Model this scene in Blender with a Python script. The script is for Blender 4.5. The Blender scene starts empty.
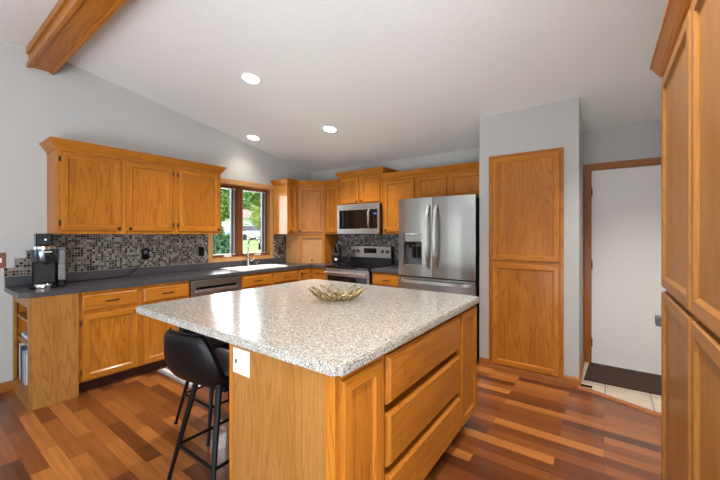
import bpy, bmesh, math, random
from mathutils import Vector, Matrix, noise
random.seed(7)
S = bpy.context.scene
C = S.collection
PI = math.pi
V3 = Vector

# ------------------------------------------------------------------ camera, sky, sun, lights, exposure
cam = bpy.data.cameras.new('camera'); cam.sensor_width = 36; cam.lens = 16.8; cam.shift_y = -5.5/720
cam.clip_start = .02; cam.clip_end = 400
co = bpy.data.objects.new('camera', cam); C.objects.link(co)
co.location = (0, 0, 1.37); co.rotation_euler = (PI/2, 0, math.radians(36)); S.camera = co

W = bpy.data.worlds.new('world'); S.world = W; W.use_nodes = True
wn = W.node_tree; wn.nodes.clear()
sky = wn.nodes.new('ShaderNodeTexSky'); sky.sky_type = 'NISHITA'; sky.sun_disc = False
sky.sun_elevation = math.radians(48); sky.sun_rotation = math.radians(20); sky.air_density = 1.0; sky.dust_density = 3.0
bgn = wn.nodes.new('ShaderNodeBackground'); bgn.inputs[1].default_value = .60
mixw = wn.nodes.new('ShaderNodeMix'); mixw.data_type = 'RGBA'; mixw.inputs[0].default_value = .55
mixw.inputs[7].default_value = (6.0, 6.3, 6.8, 1)
wo = wn.nodes.new('ShaderNodeOutputWorld')
wn.links.new(sky.outputs[0], mixw.inputs[6]); wn.links.new(mixw.outputs[2], bgn.inputs[0]); wn.links.new(bgn.outputs[0], wo.inputs[0])

def light(name, kind, loc, energy, color=(1, 1, 1), look=None, size=None, size_y=None):
    d = bpy.data.lights.new(name, kind); d.energy = energy; d.color = color
    if kind == 'AREA':
        d.shape = 'RECTANGLE'; d.size = size; d.size_y = size_y or size
    o = bpy.data.objects.new(name, d); C.objects.link(o); o.location = loc
    if look is not None:
        o.rotation_euler = (Vector(look) - Vector(loc)).to_track_quat('-Z', 'Y').to_euler()
    return o
sun = light('sun', 'SUN', (0, 0, 20), 2.6, (1, .95, .87), look=(1.5, -7.0, 11)); sun.data.angle = math.radians(1)
# added light strip behind the camera, placed to reflect as a band on the refrigerator
light('fill_rear', 'AREA', (-3.7, -3.9, 1.15), 9, (.92, .98, 1.04), look=(-3.3, 4, 1.3), size=.5, size_y=1.9)
# added upward area light that brightens the vault and fills the room
light('fill_ceiling', 'AREA', (.3, -2.3, .3), 265, (.89, .99, 1.08), look=(.2, -1.5, 4.2), size=3.6, size_y=2.4)
light('fill_side', 'AREA', (3.3, -1.9, 1.5), 90, (.95, .98, 1.0), look=(-4, 1.0, 1.3), size=2.6, size_y=1.9)  # unseen side fill, added to brighten the fronts that face right
light('daylight_sink_window', 'AREA', (-5.5, 3.0, 1.75), 110, (.95, .98, 1.0), look=(-2, 2.9, 1.1), size=2.0, size_y=1.5)
S.view_settings.view_transform = 'Standard'; S.view_settings.look = 'None'
S.view_settings.gamma = 1; S.view_settings.use_curve_mapping = False
S.view_settings.exposure = 0.3
S.cycles.use_denoising = True
S.cycles.max_bounces = 10; S.cycles.diffuse_bounces = 6; S.cycles.glossy_bounces = 5
S.cycles.transparent_max_bounces = 12; S.cycles.sample_clamp_indirect = 6

# ------------------------------------------------------------------ materials
def lin(r, g, b):
    f = lambda c: ((c/255+.055)/1.055)**2.4 if c > 10 else c/255/12.92
    return (f(r), f(g), f(b), 1)

class NT:
    def __init__(s, name):
        s.m = bpy.data.materials.new(name); s.m.use_nodes = True
        s.t = s.m.node_tree; s.b = s.t.nodes['Principled BSDF']
    def n(s, kind, **kw):
        x = s.t.nodes.new('ShaderNode'+kind)
        for k, v in kw.items(): setattr(x, k, v)
        return x
    def l(s, a, b): s.t.links.new(a, b)
    def set(s, **kw):
        for k, v in kw.items(): s.b.inputs[k.replace('_', ' ')].default_value = v
    def ramp(s, fac, stops, const=False):
        r = s.n('ValToRGB'); e = r.color_ramp
        if const: e.interpolation = 'CONSTANT'
        while len(e.elements) < len(stops): e.elements.new(.5)
        for i, (p, c) in enumerate(stops): e.elements[i].position = p; e.elements[i].color = c
        s.l(fac, r.inputs[0]); return r.outputs[0]
    def noise(s, vec, scale, detail=2, rough=.5, dist=0):
        x = s.n('TexNoise'); x.inputs['Scale'].default_value = scale; x.inputs['Detail'].default_value = detail
        x.inputs['Roughness'].default_value = rough; x.inputs['Distortion'].default_value = dist
        if vec is not None: s.l(vec, x.inputs['Vector'])
        return x.outputs[0]
    def mapping(s, vec, scale=(1, 1, 1), loc=(0, 0, 0), rot=(0, 0, 0)):
        x = s.n('Mapping'); x.inputs['Scale'].default_value = scale; x.inputs['Location'].default_value = loc
        x.inputs['Rotation'].default_value = rot
        s.l(vec, x.inputs['Vector']); return x.outputs[0]
    def mix(s, fac, a, b, mode='MIX'):
        x = s.n('Mix', data_type='RGBA', blend_type=mode)
        for i, v in ((0, fac), (6, a), (7, b)):
            if hasattr(v, 'links'): s.l(v, x.inputs[i])
            else: x.inputs[i].default_value = v
        return x.outputs[2]
    def math(s, op, a, b=0.0):
        x = s.n('Math', operation=op)
        for i, v in ((0, a), (1, b)):
            if hasattr(v, 'links'): s.l(v, x.inputs[i])
            else: x.inputs[i].default_value = v
        return x.outputs[0]
    def bump(s, h, strength=.1, dist=.01):
        x = s.n('Bump'); x.inputs['Strength'].default_value = strength; x.inputs['Distance'].default_value = dist
        s.l(h, x.inputs['Height']); s.l(x.outputs[0], s.b.inputs['Normal'])
    def pos(s): return s.n('NewGeometry').outputs['Position']
    def obj(s): return s.n('TexCoord').outputs['Object']

def plain(name, col, rough=.5, metal=0, spec=.5, **kw):
    k = NT(name); k.set(Base_Color=col, Roughness=rough, Metallic=metal, Specular_IOR_Level=spec)
    for a, v in kw.items(): k.b.inputs[a.replace('_', ' ')].default_value = v
    return k.m

def oak(name, light_c, mid_c, dark_c, rough=.36, ringy=.5, gloss=.12):
    k = NT(name)
    uv = k.n('TexCoord').outputs['UV']
    oi = k.n('ObjectInfo').outputs['Random']
    off = k.n('CombineXYZ'); k.l(k.math('MULTIPLY', oi, 37.3), off.inputs[0]); k.l(k.math('MULTIPLY', oi, 11.7), off.inputs[1])
    ad = k.n('VectorMath', operation='ADD'); k.l(uv, ad.inputs[0]); k.l(off.outputs[0], ad.inputs[1]); v = ad.outputs[0]
    broad = k.noise(k.mapping(v, (1.1, 7, 1)), 1, 2)
    warp = k.noise(k.mapping(v, (.55, 6.5, 1), (3, 1, 0)), 1, 2)
    # flat-sawn rings: bands over a stretched noise field
    ring = k.math('FRACT', k.math('MULTIPLY', warp, 17.0))
    ring = k.ramp(ring, [(0, (0, 0, 0, 1)), (.55, (.15, .15, .15, 1)), (.86, (1, 1, 1, 1)), (1, (0, 0, 0, 1))])
    fine = k.noise(k.mapping(v, (5, 150, 1)), 1, 3, .6)
    pores = k.ramp(k.noise(k.mapping(v, (14, 420, 1), (5, 5, 0)), 1, 2, .6), [(.56, (0, 0, 0, 1)), (.68, (1, 1, 1, 1))])
    c = k.mix(k.ramp(broad, [(.3, (0, 0, 0, 1)), (.7, (1, 1, 1, 1))]), light_c, mid_c)
    c = k.mix(k.math('MULTIPLY', ring, ringy), c, dark_c)
    c = k.mix(k.math('MULTIPLY', k.ramp(fine, [(.4, (0, 0, 0, 1)), (.75, (1, 1, 1, 1))]), .45), c, dark_c)
    c = k.mix(k.math('MULTIPLY', pores, .35), c, (dark_c[0]*.55, dark_c[1]*.5, dark_c[2]*.45, 1))
    tint = k.n('HueSaturation'); k.l(c, tint.inputs['Color']); k.l(k.math('ADD', k.math('MULTIPLY', oi, .16), .92), tint.inputs['Value'])
    k.l(tint.outputs[0], k.b.inputs['Base Color'])
    k.set(Roughness=rough, Coat_Weight=gloss, Coat_Roughness=.14, Specular_IOR_Level=.16)
    k.bump(fine, .05, .004)
    return k.m

M = {}
M['oak'] = oak('honey oak', (.51, .192, .022, 1), (.40, .136, .013, 1), (.19, .050, .005, 1), ringy=.42)
M['oak_panel'] = oak('oak veneer panel', (.49, .182, .022, 1), (.38, .128, .013, 1), (.18, .047, .005, 1), ringy=.5)
M['oak_end'] = oak('pale oak veneer', (.39, .180, .048, 1), (.31, .135, .031, 1), (.16, .06, .012, 1), ringy=.42)
M['oak_gloss'] = oak('varnished oak side', (.56, .26, .05, 1), (.48, .20, .035, 1), (.30, .10, .012, 1), ringy=.3, gloss=.55)
M['oak_trim'] = oak('reddish oak trim', (.40, .15, .042, 1), (.33, .115, .03, 1), (.20, .062, .015, 1))
M['oak_window'] = oak('window oak', (.62, .34, .14, 1), (.54, .27, .10, 1), (.36, .16, .05, 1))
M['window_dark'] = oak('dark window oak', (.22, .075, .028, 1), (.18, .06, .02, 1), (.11, .034, .012, 1))
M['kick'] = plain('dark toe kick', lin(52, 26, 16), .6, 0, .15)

def paint(name, col, bumpy=.12, sc=90):
    k = NT(name); k.set(Base_Color=col, Roughness=.6, Specular_IOR_Level=.25)
    k.bump(k.noise(k.pos(), sc, 3), bumpy, .006); return k.m
M['wall'] = paint('grey wall paint', (.44, .44, .425, 1))
M['ceiling'] = paint('knockdown ceiling paint', (.76, .765, .76, 1), .3, 45)
M['white_paint'] = paint('white door paint', (.74, .73, .72, 1), .02)

def floor_mat():
    k = NT('cherry plank floor'); p = k.pos()
    br = k.n('TexBrick', offset=.37, offset_frequency=2)
    for a, v in (('Scale', 1), ('Mortar Size', .0009), ('Mortar Smooth', .2), ('Bias', 0), ('Brick Width', .66), ('Row Height', .088)):
        br.inputs[a].default_value = v
    br.inputs['Color1'].default_value = (0, 0, 0, 1); br.inputs['Color2'].default_value = (1, 1, 1, 1); br.inputs['Mortar'].default_value = (.1, .1, .1, 1)
    k.l(p, br.inputs['Vector'])
    base = k.ramp(br.outputs['Color'], [(0, (.080, .024, .008, 1)), (.3, (.135, .040, .012, 1)), (.65, (.225, .073, .018, 1)), (1, (.40, .150, .036, 1))])
    # every plank gets its own piece of the grain
    sh = k.n('CombineXYZ'); k.l(k.math('MULTIPLY', br.outputs['Color'], 23.0), sh.inputs[2])
    ad = k.n('VectorMath', operation='ADD'); k.l(p, ad.inputs[0]); k.l(sh.outputs[0], ad.inputs[1])
    g = k.noise(k.mapping(ad.outputs[0], (2.2, 55, 9)), 1, 4, .6, .6)
    base = k.mix(.75, base, k.ramp(g, [(.25, (.52, .47, .44, 1)), (.75, (1.25, 1.25, 1.25, 1))]), 'MULTIPLY')
    base = k.mix(k.math('MULTIPLY', br.outputs['Fac'], .8), base, (.03, .012, .006, 1))
    k.l(base, k.b.inputs['Base Color'])
    k.set(Roughness=.28, Coat_Weight=.25, Coat_Roughness=.12, Specular_IOR_Level=.4)
    k.bump(k.math('SUBTRACT', k.math('MULTIPLY', g, .25), br.outputs['Fac']), .12, .002)
    return k.m
M['floor'] = floor_mat()

def tile_mat():
    k = NT('cream floor tile'); br = k.n('TexBrick', offset=0)
    for a, v in (('Scale', 1), ('Mortar Size', .004), ('Brick Width', .31), ('Row Height', .31)): br.inputs[a].default_value = v
    br.inputs['Color1'].default_value = (.62, .52, .40, 1); br.inputs['Color2'].default_value = (.68, .58, .45, 1); br.inputs['Mortar'].default_value = (.16, .13, .10, 1)
    k.l(k.mapping(k.pos(), (1, 1, 1), (-.007, -.02, 0)), br.inputs['Vector'])
    c = k.mix(.35, br.outputs['Color'], k.noise(k.pos(), 9, 4), 'MULTIPLY')
    k.l(c, k.b.inputs['Base Color']); k.set(Roughness=.35); return k.m
M['tile'] = tile_mat()

def mosaic_mat(name, axis, size, stops):
    k = NT(name); p = k.pos()
    sc = k.mapping(p, (1/size,)*3, (.13, .31, .17))
    fl = k.n('VectorMath', operation='FLOOR'); k.l(sc, fl.inputs[0])
    fr = k.n('VectorMath', operation='FRACTION'); k.l(sc, fr.inputs[0])
    sp = k.n('SeparateXYZ'); k.l(fl.outputs[0], sp.inputs[0])
    cb = k.n('CombineXYZ'); k.l(sp.outputs[axis], cb.inputs[0]); k.l(sp.outputs[2], cb.inputs[1])
    wn_ = k.n('TexWhiteNoise', noise_dimensions='2D'); k.l(cb.outputs[0], wn_.inputs['Vector'])
    col = k.ramp(wn_.outputs[0], stops, True)
    sf = k.n('SeparateXYZ'); k.l(fr.outputs[0], sf.inputs[0])
    def edge(o): return k.math('GREATER_THAN', k.math('ABSOLUTE', k.math('SUBTRACT', o, .5)), .435)
    grout = k.math('MAXIMUM', edge(sf.outputs[axis]), edge(sf.outputs[2]))
    k.l(k.mix(grout, col, (.24, .225, .205, 1)), k.b.inputs['Base Color'])
    k.l(k.ramp(grout, [(0, (.12,)*3+(1,)), (1, (.7,)*3+(1,))]), k.b.inputs['Roughness'])
    k.bump(k.math('SUBTRACT', 1.0, grout), .35, .002)
    return k.m
ST = [(0, lin(34, 30, 29)), (.22, lin(84, 77, 70)), (.42, lin(132, 125, 114)), (.62, lin(108, 98, 88)), (.80, lin(150, 143, 132)), (.90, lin(60, 50, 46))]
ST_SHEEN = [(0, lin(52, 54, 58)), (.2, lin(104, 108, 112)), (.42, lin(160, 165, 168)), (.62, lin(126, 126, 124)), (.78, lin(184, 190, 192)), (.92, lin(76, 74, 74))]  # paler bluish tile tones carry the glassy reflection on the rear wall
M['mosaic_y'] = mosaic_mat('glass mosaic left', 1, .024, ST)
M['mosaic_x'] = mosaic_mat('glass mosaic rear', 0, .024, ST_SHEEN)

def quartz():
    k = NT('speckled quartz'); p = k.pos()
    base = k.mix(k.ramp(k.noise(p, 60, 3), [(.35, (0,)*3+(1,)), (.65, (1,)*3+(1,))]), (.33, .32, .295, 1), (.44, .43, .395, 1))
    def chips(scale, lo, hi, col, b, seed):
        vo = k.n('TexVoronoi', feature='F1'); vo.inputs['Scale'].default_value = scale
        k.l(k.mapping(p, (1, 1, 1), (seed, seed*.7, seed*.3)), vo.inputs['Vector'])
        sp = k.n('SeparateColor'); k.l(vo.outputs['Color'], sp.inputs[0])
        pick = k.math('MULTIPLY', k.math('GREATER_THAN', sp.outputs[0], lo), k.math('LESS_THAN', sp.outputs[0], hi))
        near = k.math('LESS_THAN', vo.outputs['Distance'], b)
        return k.math('MULTIPLY', pick, near), col
    for a in ((150, .0, .20, (.68, .67, .64, 1), .55, 1.0), (190, .3, .52, (.26, .225, .19, 1), .52, 2.3), (210, .6, .77, (.08, .09, .085, 1), .5, 4.1), (120, .8, .9, (.40, .33, .22, 1), .5, 6.7), (95, .0, .07, (.10, .13, .13, 1), .42, 8.9)):
        f, col = chips(*a); base = k.mix(f, base, col)
    k.l(base, k.b.inputs['Base Color']); k.set(Roughness=.17, Specular_IOR_Level=.4, Coat_Weight=.14, Coat_Roughness=.12); return k.m
M['quartz'] = quartz()

def laminate():
    k = NT('charcoal laminate'); p = k.pos()
    c = k.ramp(k.noise(p, 160, 3, .7), [(.3, lin(46, 46, 50)), (.6, lin(72, 71, 75)), (.8, lin(98, 96, 98))])
    k.l(c, k.b.inputs['Base Color']); k.set(Roughness=.30, Specular_IOR_Level=.5); return k.m
M['laminate'] = laminate()

def steel(name, col=(.37, .36, .345, 1), rough=.24, vertical=True):
    k = NT(name); o = k.obj()
    k.set(Base_Color=col, Metallic=1.0, Roughness=rough, Anisotropic=.4)
    k.bump(k.noise(k.mapping(o, (7.0, 7.0, .10)), 1, 1), .28, .012)
    return k.m
M['steel'] = steel('brushed stainless steel')
M['steel_bright'] = plain('polished steel', (.66, .66, .66, 1), .30, 1)
M['steel_flat'] = plain('satin stainless steel', (.40, .397, .395, 1), .34, 1)
M['nickel'] = plain('brushed nickel', (.52, .52, .50, 1), .25, 1)
M['chrome'] = plain('chrome', (.8, .8, .82, 1), .08, 1)
M['black'] = plain('black plastic', lin(11, 11, 12), .4, 0, .14)
M['black_metal'] = plain('matte black metal', lin(8, 8, 9), .42, 0, .2)
M['black_glass'] = plain('black glass', lin(10, 10, 12), .05, 0, .6)
M['dark_side'] = plain('dark grey appliance side', lin(34, 34, 36), .5, 0, .25)
M['grey_plastic'] = plain('grey plastic', lin(96, 98, 100), .4, 0, .3)
M['smoke_metal'] = plain('smoked metal', (.10, .12, .14, 1), .16, .9)
M['dark_grey'] = plain('dark grey plastic', lin(72, 72, 76), .45)
M['white_plastic'] = plain('white plastic', lin(226, 224, 218), .4)
M['white_sink'] = plain('white sink composite', lin(236, 236, 232), .18)
M['white_vinyl'] = plain('white vinyl', lin(200, 200, 200), .4)
M['grey_vinyl'] = plain('dark grey vinyl', lin(74, 78, 86), .4)
M['knob'] = plain('oil rubbed bronze', lin(30, 24, 22), .35, .6)
M['hinge'] = plain('aged hinge metal', lin(60, 50, 42), .4, .7)
M['gold'] = plain('gold wire', (.26, .20, .075, 1), .4, 1)
M['display'] = plain('dim blue display', lin(40, 60, 110), .2, Emission_Color=lin(90, 130, 220), Emission_Strength=.35)
M['tank'] = plain('smoky clear tank', (.55, .58, .60, 1), .08, 0, .5, Transmission_Weight=.75, IOR=1.1)
M['lens'] = plain('lit lamp lens', (1, .97, .92, 1), .5, Emission_Color=(1, .95, .86, 1), Emission_Strength=9)
M['mat'] = (lambda k: (k.l(k.ramp(k.noise(k.pos(), 260, 2, .7), [(.3, lin(38, 23, 17)), (.7, lin(76, 50, 39))]), k.b.inputs['Base Color']), k.set(Roughness=.95), k.bump(k.noise(k.pos(), 300, 1), .6, .004), k.m)[3])(NT('brown coir mat'))
def rug():
    k = NT('striped rug'); sp = k.n('SeparateXYZ'); k.l(k.pos(), sp.inputs[0])
    s = k.math('FRACT', k.math('MULTIPLY', sp.outputs[1], 1/.075))
    c = k.ramp(s, [(0, lin(225, 222, 216)), (.35, lin(120, 120, 122)), (.75, lin(165, 163, 160))], True)
    k.l(c, k.b.inputs['Base Color']); k.set(Roughness=.95); k.bump(k.noise(k.pos(), 220, 2), .5, .004); return k.m
M['rug'] = rug()
def leather():
    k = NT('black leather'); k.set(Base_Color=lin(9, 9, 12), Roughness=.38, Specular_IOR_Level=.24)
    k.bump(k.noise(k.obj(), 140, 3), .12, .003); return k.m
M['leather'] = leather()
def glass():
    k = NT('window glass'); tr = k.n('BsdfTransparent'); gl = k.n('BsdfGlossy'); gl.inputs['Roughness'].default_value = .02
    fr = k.n('Fresnel'); fr.inputs['IOR'].default_value = 1.45; mx = k.n('MixShader')
    k.l(fr.outputs[0], mx.inputs[0]); k.l(tr.outputs[0], mx.inputs[1]); k.l(gl.outputs[0], mx.inputs[2])
    k.l(mx.outputs[0], k.t.nodes['Material Output'].inputs['Surface']); return k.m
M['glass'] = glass()
def leafy(name, a, b):
    k = NT(name); r = k.n('NewGeometry').outputs['Random Per Island']
    k.l(k.ramp(r, [(0, a), (1, b)]), k.b.inputs['Base Color']); k.set(Roughness=.6, Specular_IOR_Level=.3); return k.m
M['leaf'] = leafy('tree leaves', (.05, .13, .03, 1), (.20, .36, .09, 1))
M['leaf_dark'] = leafy('conifer needles', (.03, .08, .045, 1), (.13, .22, .11, 1))
M['leaf_yellow'] = leafy('yellow green leaves', (.20, .32, .07, 1), (.50, .55, .16, 1))
M['bark'] = plain('bark', (.10, .07, .05, 1), .9)
def lawn():
    k = NT('lawn'); k.l(k.ramp(k.noise(k.pos(), .7, 5, .7), [(.3, (.13, .30, .05, 1)), (.7, (.26, .46, .11, 1))]), k.b.inputs['Base Color']); k.set(Roughness=.9); return k.m
M['lawn'] = lawn()
M['asphalt'] = plain('grey road', (.36, .36, .37, 1), .9)
M['siding'] = plain('white siding', (.75, .74, .72, 1), .7)
M['roof'] = plain('brown roof shingle', (.20, .16, .14, 1), .9)
M['car_paint'] = plain('pale blue car paint', (.36, .50, .68, 1), .25, .3, Coat_Weight=.6)
M['rubber'] = plain('black rubber', (.02, .02, .02, 1), .8)
M['paper_white'] = plain('white binder cover', lin(215, 216, 218), .5)
M['paper_blue'] = plain('blue grey cover', lin(150, 172, 196), .5)
M['paper_dark'] = plain('dark slate cover', lin(56, 66, 84), .5)
M['plate_wood'] = plain('reddish wood plate', lin(124, 72, 58), .45)
M['brown_plate'] = plain('dark brown plate', lin(70, 46, 40), .45)

# ------------------------------------------------------------------ mesh builder
class MB:
    def __init__(s): s.v = []; s.f = []          # f: (indices, material, grain, smooth)
    def face(s, pts, m=0, g=None, sm=False):
        i = len(s.v); s.v += [V3(p) for p in pts]; s.f.append((list(range(i, i+len(pts))), m, g, sm)); return s
    def grid(s, rows, m=0, g=None, sm=True, closed=False, flip=False):
        i = len(s.v); nu = len(rows[0])
        for r in rows: s.v += [V3(p) for p in r]
        for a in range(len(rows)-1):
            for b in range(nu if closed else nu-1):
                c = (b+1) % nu
                q = [i+a*nu+b, i+a*nu+c, i+(a+1)*nu+c, i+(a+1)*nu+b]
                s.f.append((q[::-1] if flip else q, m, g, sm))
        return s
    def box(s, x0, x1, y0, y1, z0, z1, m=0, g=None, bev=0, mat=None):
        if g is None:
            d = [abs(x1-x0), abs(y1-y0), abs(z1-z0)]; k = d.index(max(d)); g = V3([1 if j == k else 0 for j in range(3)])
        bm = bmesh.new(); bmesh.ops.create_cube(bm, size=1)
        for v in bm.verts: v.co = V3(((x0+x1)/2+v.co.x*(x1-x0), (y0+y1)/2+v.co.y*(y1-y0), (z0+z1)/2+v.co.z*(z1-z0)))
        if bev: bmesh.ops.bevel(bm, geom=bm.edges[:], offset=bev, segments=2, affect='EDGES', profile=.5)
        s.bm(bm, m, g, mat); return s
    def bm(s, bm, m=0, g=None, mat=None, sm=False):
        i = len(s.v); bm.verts.index_update()
        bmesh.ops.recalc_face_normals(bm, faces=bm.faces[:])
        s.v += [(mat @ v.co if mat else v.co.copy()) for v in bm.verts]
        if mat and g is not None: g = mat.to_3x3() @ V3(g)
        for f in bm.faces: s.f.append(([i+v.index for v in f.verts], m, g, sm))
        bm.free(); return s
    def prism(s, poly, axis, a, b, m=0, g=None):
        """poly: 2D points in the two other axes (order xyz), extruded along axis from a to b"""
        def P(p, t):
            q = list(p); q.insert(axis, t); return V3(q)
        bm = bmesh.new()
        A = [bm.verts.new(P(p, a)) for p in poly]; B = [bm.verts.new(P(p, b)) for p in poly]
        bm.faces.new(A); bm.faces.new(B[::-1])
        for k in range(len(poly)):
            j = (k+1) % len(poly); bm.faces.new((A[k], B[k], B[j], A[j]))
        return s.bm(bm, m, g)
    def tube(s, pts, r, seg=8, m=0, g=None, cap=True, closed=False):
        pts = [V3(p) for p in pts]; n = len(pts); rows = []
        rr = r if isinstance(r, (list, tuple)) else [r]*n
        up = None
        for k in range(n):
            if closed: t = pts[(k+1) % n]-pts[k-1]
            else: t = pts[min(k+1, n-1)]-pts[max(k-1, 0)]
            t.normalize()
            if up is None:
                up = V3((0, 0, 1)) if abs(t.z) < .9 else V3((1, 0, 0))
            a = t.cross(up)
            if a.length < 1e-4: a = t.cross(V3((0, 1, 0)))
            a.normalize(); b = a.cross(t).normalized(); up = b
            rows.append([pts[k]+(a*math.cos(2*PI*q/seg)+b*math.sin(2*PI*q/seg))*rr[k] for q in range(seg)])
        if closed: rows.append(rows[0])
        s.grid(rows, m, g, True, True)
        if cap and not closed:
            s.face(rows[0], m, g); s.face(rows[-1][::-1], m, g)
        return s
    def lathe(s, c, prof, seg=24, m=0, axis='z', cap=True):
        c = V3(c); rows = []
        for r, h in prof:
            row = []
            for q in range(seg):
                a = 2*PI*q/seg; u, w = r*math.cos(a), r*math.sin(a)
                row.append(c+(V3((u, w, h)) if axis == 'z' else V3((h, u, w)) if axis == 'x' else V3((w, h, u))))
            rows.append(row)
        s.grid(rows, m, None, True, True)
        if cap:
            s.face(rows[0][::-1], m); s.face(rows[-1], m)
        return s
    def sweep(s, path, prof, side=1, m=0):
        """path: (x,y) points; prof: (out, z); out goes to the right of the path for side=1"""
        P = [Vector(p) for p in path]; n = len(P); offs = []
        for k in range(n):
            ds = []
            if k > 0: ds.append((P[k]-P[k-1]).normalized())
            if k < n-1: ds.append((P[k+1]-P[k]).normalized())
            ns = [Vector((d.y, -d.x))*side for d in ds]
            if len(ns) == 2:
                b = ns[0]+ns[1]; b /= (1+ns[0].dot(ns[1]))
            else: b = ns[0]
            offs.append(b)
        for k in range(n-1):
            d = (P[k+1]-P[k]).normalized(); g = V3((d.x, d.y, 0))
            for q in range(len(prof)-1):
                pt = lambda kk, qq: V3((P[kk].x+offs[kk].x*prof[qq][0], P[kk].y+offs[kk].y*prof[qq][0], prof[qq][1]))
                s.face([pt(k, q), pt(k+1, q), pt(k+1, q+1), pt(k, q+1)], m, g)
        for k in (0, n-1):
            s.face([V3((P[k].x+offs[k].x*o, P[k].y+offs[k].y*o, z)) for o, z in prof], m)
        return s
    def build(s, name, mats, parent=None, org=None, recalc=True, sharp=35):
        o_ = V3(org) if org is not None else (root_loc(parent) if parent is not None else V3((0, 0, 0)))
        me = bpy.data.meshes.new(name)
        me.from_pydata([tuple(v-o_) for v in s.v], [], [f[0] for f in s.f])
        if not isinstance(mats, (list, tuple)): mats = [mats]
        for mm in mats: me.materials.append(mm)
        bm = bmesh.new(); bm.from_mesh(me)
        lg = bm.faces.layers.int.new('k'); bm.faces.ensure_lookup_table()
        for i, f in enumerate(bm.faces):
            f[lg] = i; f.material_index = s.f[i][1]; f.smooth = s.f[i][3]
        bmesh.ops.remove_doubles(bm, verts=bm.verts[:], dist=2e-5)
        if recalc: bmesh.ops.recalc_face_normals(bm, faces=bm.faces[:])
        uvl = bm.loops.layers.uv.new('UVMap')
        for f in bm.faces:
            g = s.f[f[lg]][2]
            g = V3(g) if g is not None else V3((0, 0, 1))
            nrm = f.normal
            if abs(nrm.dot(g)) > .9: g = V3((1, 0, 0)) if abs(nrm.x) < .9 else V3((0, 1, 0))
            c = nrm.cross(g)
            c = c.normalized() if c.length > 1e-6 else V3((1, 0, 0))
            for lp in f.loops:
                p = lp.vert.co; lp[uvl].uv = (p.dot(g), p.dot(c))
        bm.faces.layers.int.remove(lg)
        bm.to_mesh(me); bm.free()
        if any(f[3] for f in s.f): me.set_sharp_from_angle(angle=math.radians(sharp))
        ob = bpy.data.objects.new(name, me); C.objects.link(ob)
        if parent is not None: ob.parent = parent
        else: ob.location = o_
        return ob

def root_loc(o):
    while o.parent: o = o.parent
    return V3(o.get('_org', o.location)) if '_org' in o else V3(o.location)

def tag(o, label, cat, group=None, kind=None):
    o['label'] = label; o['category'] = cat
    if group: o['group'] = group
    if kind: o['kind'] = kind
    return o
def thing(name, label, cat, loc, group=None):
    o = bpy.data.objects.new(name, None); C.objects.link(o); o.location = loc; o.empty_display_size = .1
    return tag(o, label, cat, group)
def struct(name, mb, mats, org=None):
    o = mb.build(name, mats, org=org); o['kind'] = 'structure'; return o

class Fr:
    """cabinet front frame: O origin at floor, U along the width, N outwards"""
    def __init__(s, O, U, N): s.O, s.U, s.N = V3(O), V3(U).normalized(), V3(N).normalized(); s.Z = V3((0, 0, 1))
    def p(s, u, v, n=0): return s.O+s.U*u+s.Z*v+s.N*n

def fbox(mb, fr, u0, u1, v0, v1, n0, n1, m=0, g=None):
    P = [fr.p(u, v, n) for n in (n0, n1) for v in (v0, v1) for u in (u0, u1)]
    for q in ((0, 1, 3, 2), (4, 5, 7, 6), (0, 1, 5, 4), (2, 3, 7, 6), (0, 2, 6, 4), (1, 3, 7, 5)): mb.face([P[k] for k in q], m, g or (0, 0, 1))
    return mb
DOORP = [(0, 0), (0, .012), (.006, .019), (.047, .019), (.058, .008), (.062, .007)]
def ringsurf(mb, fr, u0, u1, v0, v1, prof, m=0, fill=False, hgrain=False):
    U = fr.U
    for (d0, h0), (d1, h1) in zip(prof[:-1], prof[1:]):
        a = [(u0+d0, v0+d0), (u1-d0, v0+d0), (u1-d0, v1-d0), (u0+d0, v1-d0)]
        b = [(u0+d1, v0+d1), (u1-d1, v0+d1), (u1-d1, v1-d1), (u0+d1, v1-d1)]
        for k in range(4):
            j = (k+1) % 4; g = U if k % 2 == 0 else V3((0, 0, 1))
            mb.face([fr.p(*a[k], h0), fr.p(*a[j], h0), fr.p(*b[j], h1), fr.p(*b[k], h1)], m, g)
    d, h = prof[-1]
    if fill: mb.face([fr.p(u0+d, v0+d, h), fr.p(u1-d, v0+d, h), fr.p(u1-d, v1-d, h), fr.p(u0+d, v1-d, h)], m, U if hgrain else V3((0, 0, 1)))
    return mb
def knob_at(parent, fr, u, v, n=.019):
    mb = MB(); c = fr.p(u, v, n); N = fr.N
    q = N.to_track_quat('Z', 'Y').to_matrix().to_4x4(); T = Matrix.Translation(c) @ q
    k = MB().lathe((0, 0, 0), [(.006, -.001), (.005, .010), (.013, .015), (.015, .021), (.011, .026), (.003, .028)], 12)
    mb.v = [T @ v for v in k.v]; mb.f = k.f
    return mb.build('knob', M['knob'], parent)
def hinge_at(parent, fr, u, v, mat='hinge'):
    mb = MB()
    p = fr.p(u, v, .001); mb.tube([p-fr.Z*.024+fr.N*.012, p+fr.Z*.024+fr.N*.012], .005, 6)
    q = [fr.p(u-.008, v-.02, .001), fr.p(u+.008, v-.02, .001), fr.p(u+.008, v+.02, .001), fr.p(u-.008, v+.02, .001)]
    q2 = [x+fr.N*.01 for x in q]
    for k in range(4): mb.face([q[k], q[(k+1) % 4], q2[(k+1) % 4], q2[k]])
    mb.face(q2); mb.face(q[::-1])
    return mb.build('hinge', M[mat], parent)
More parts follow.
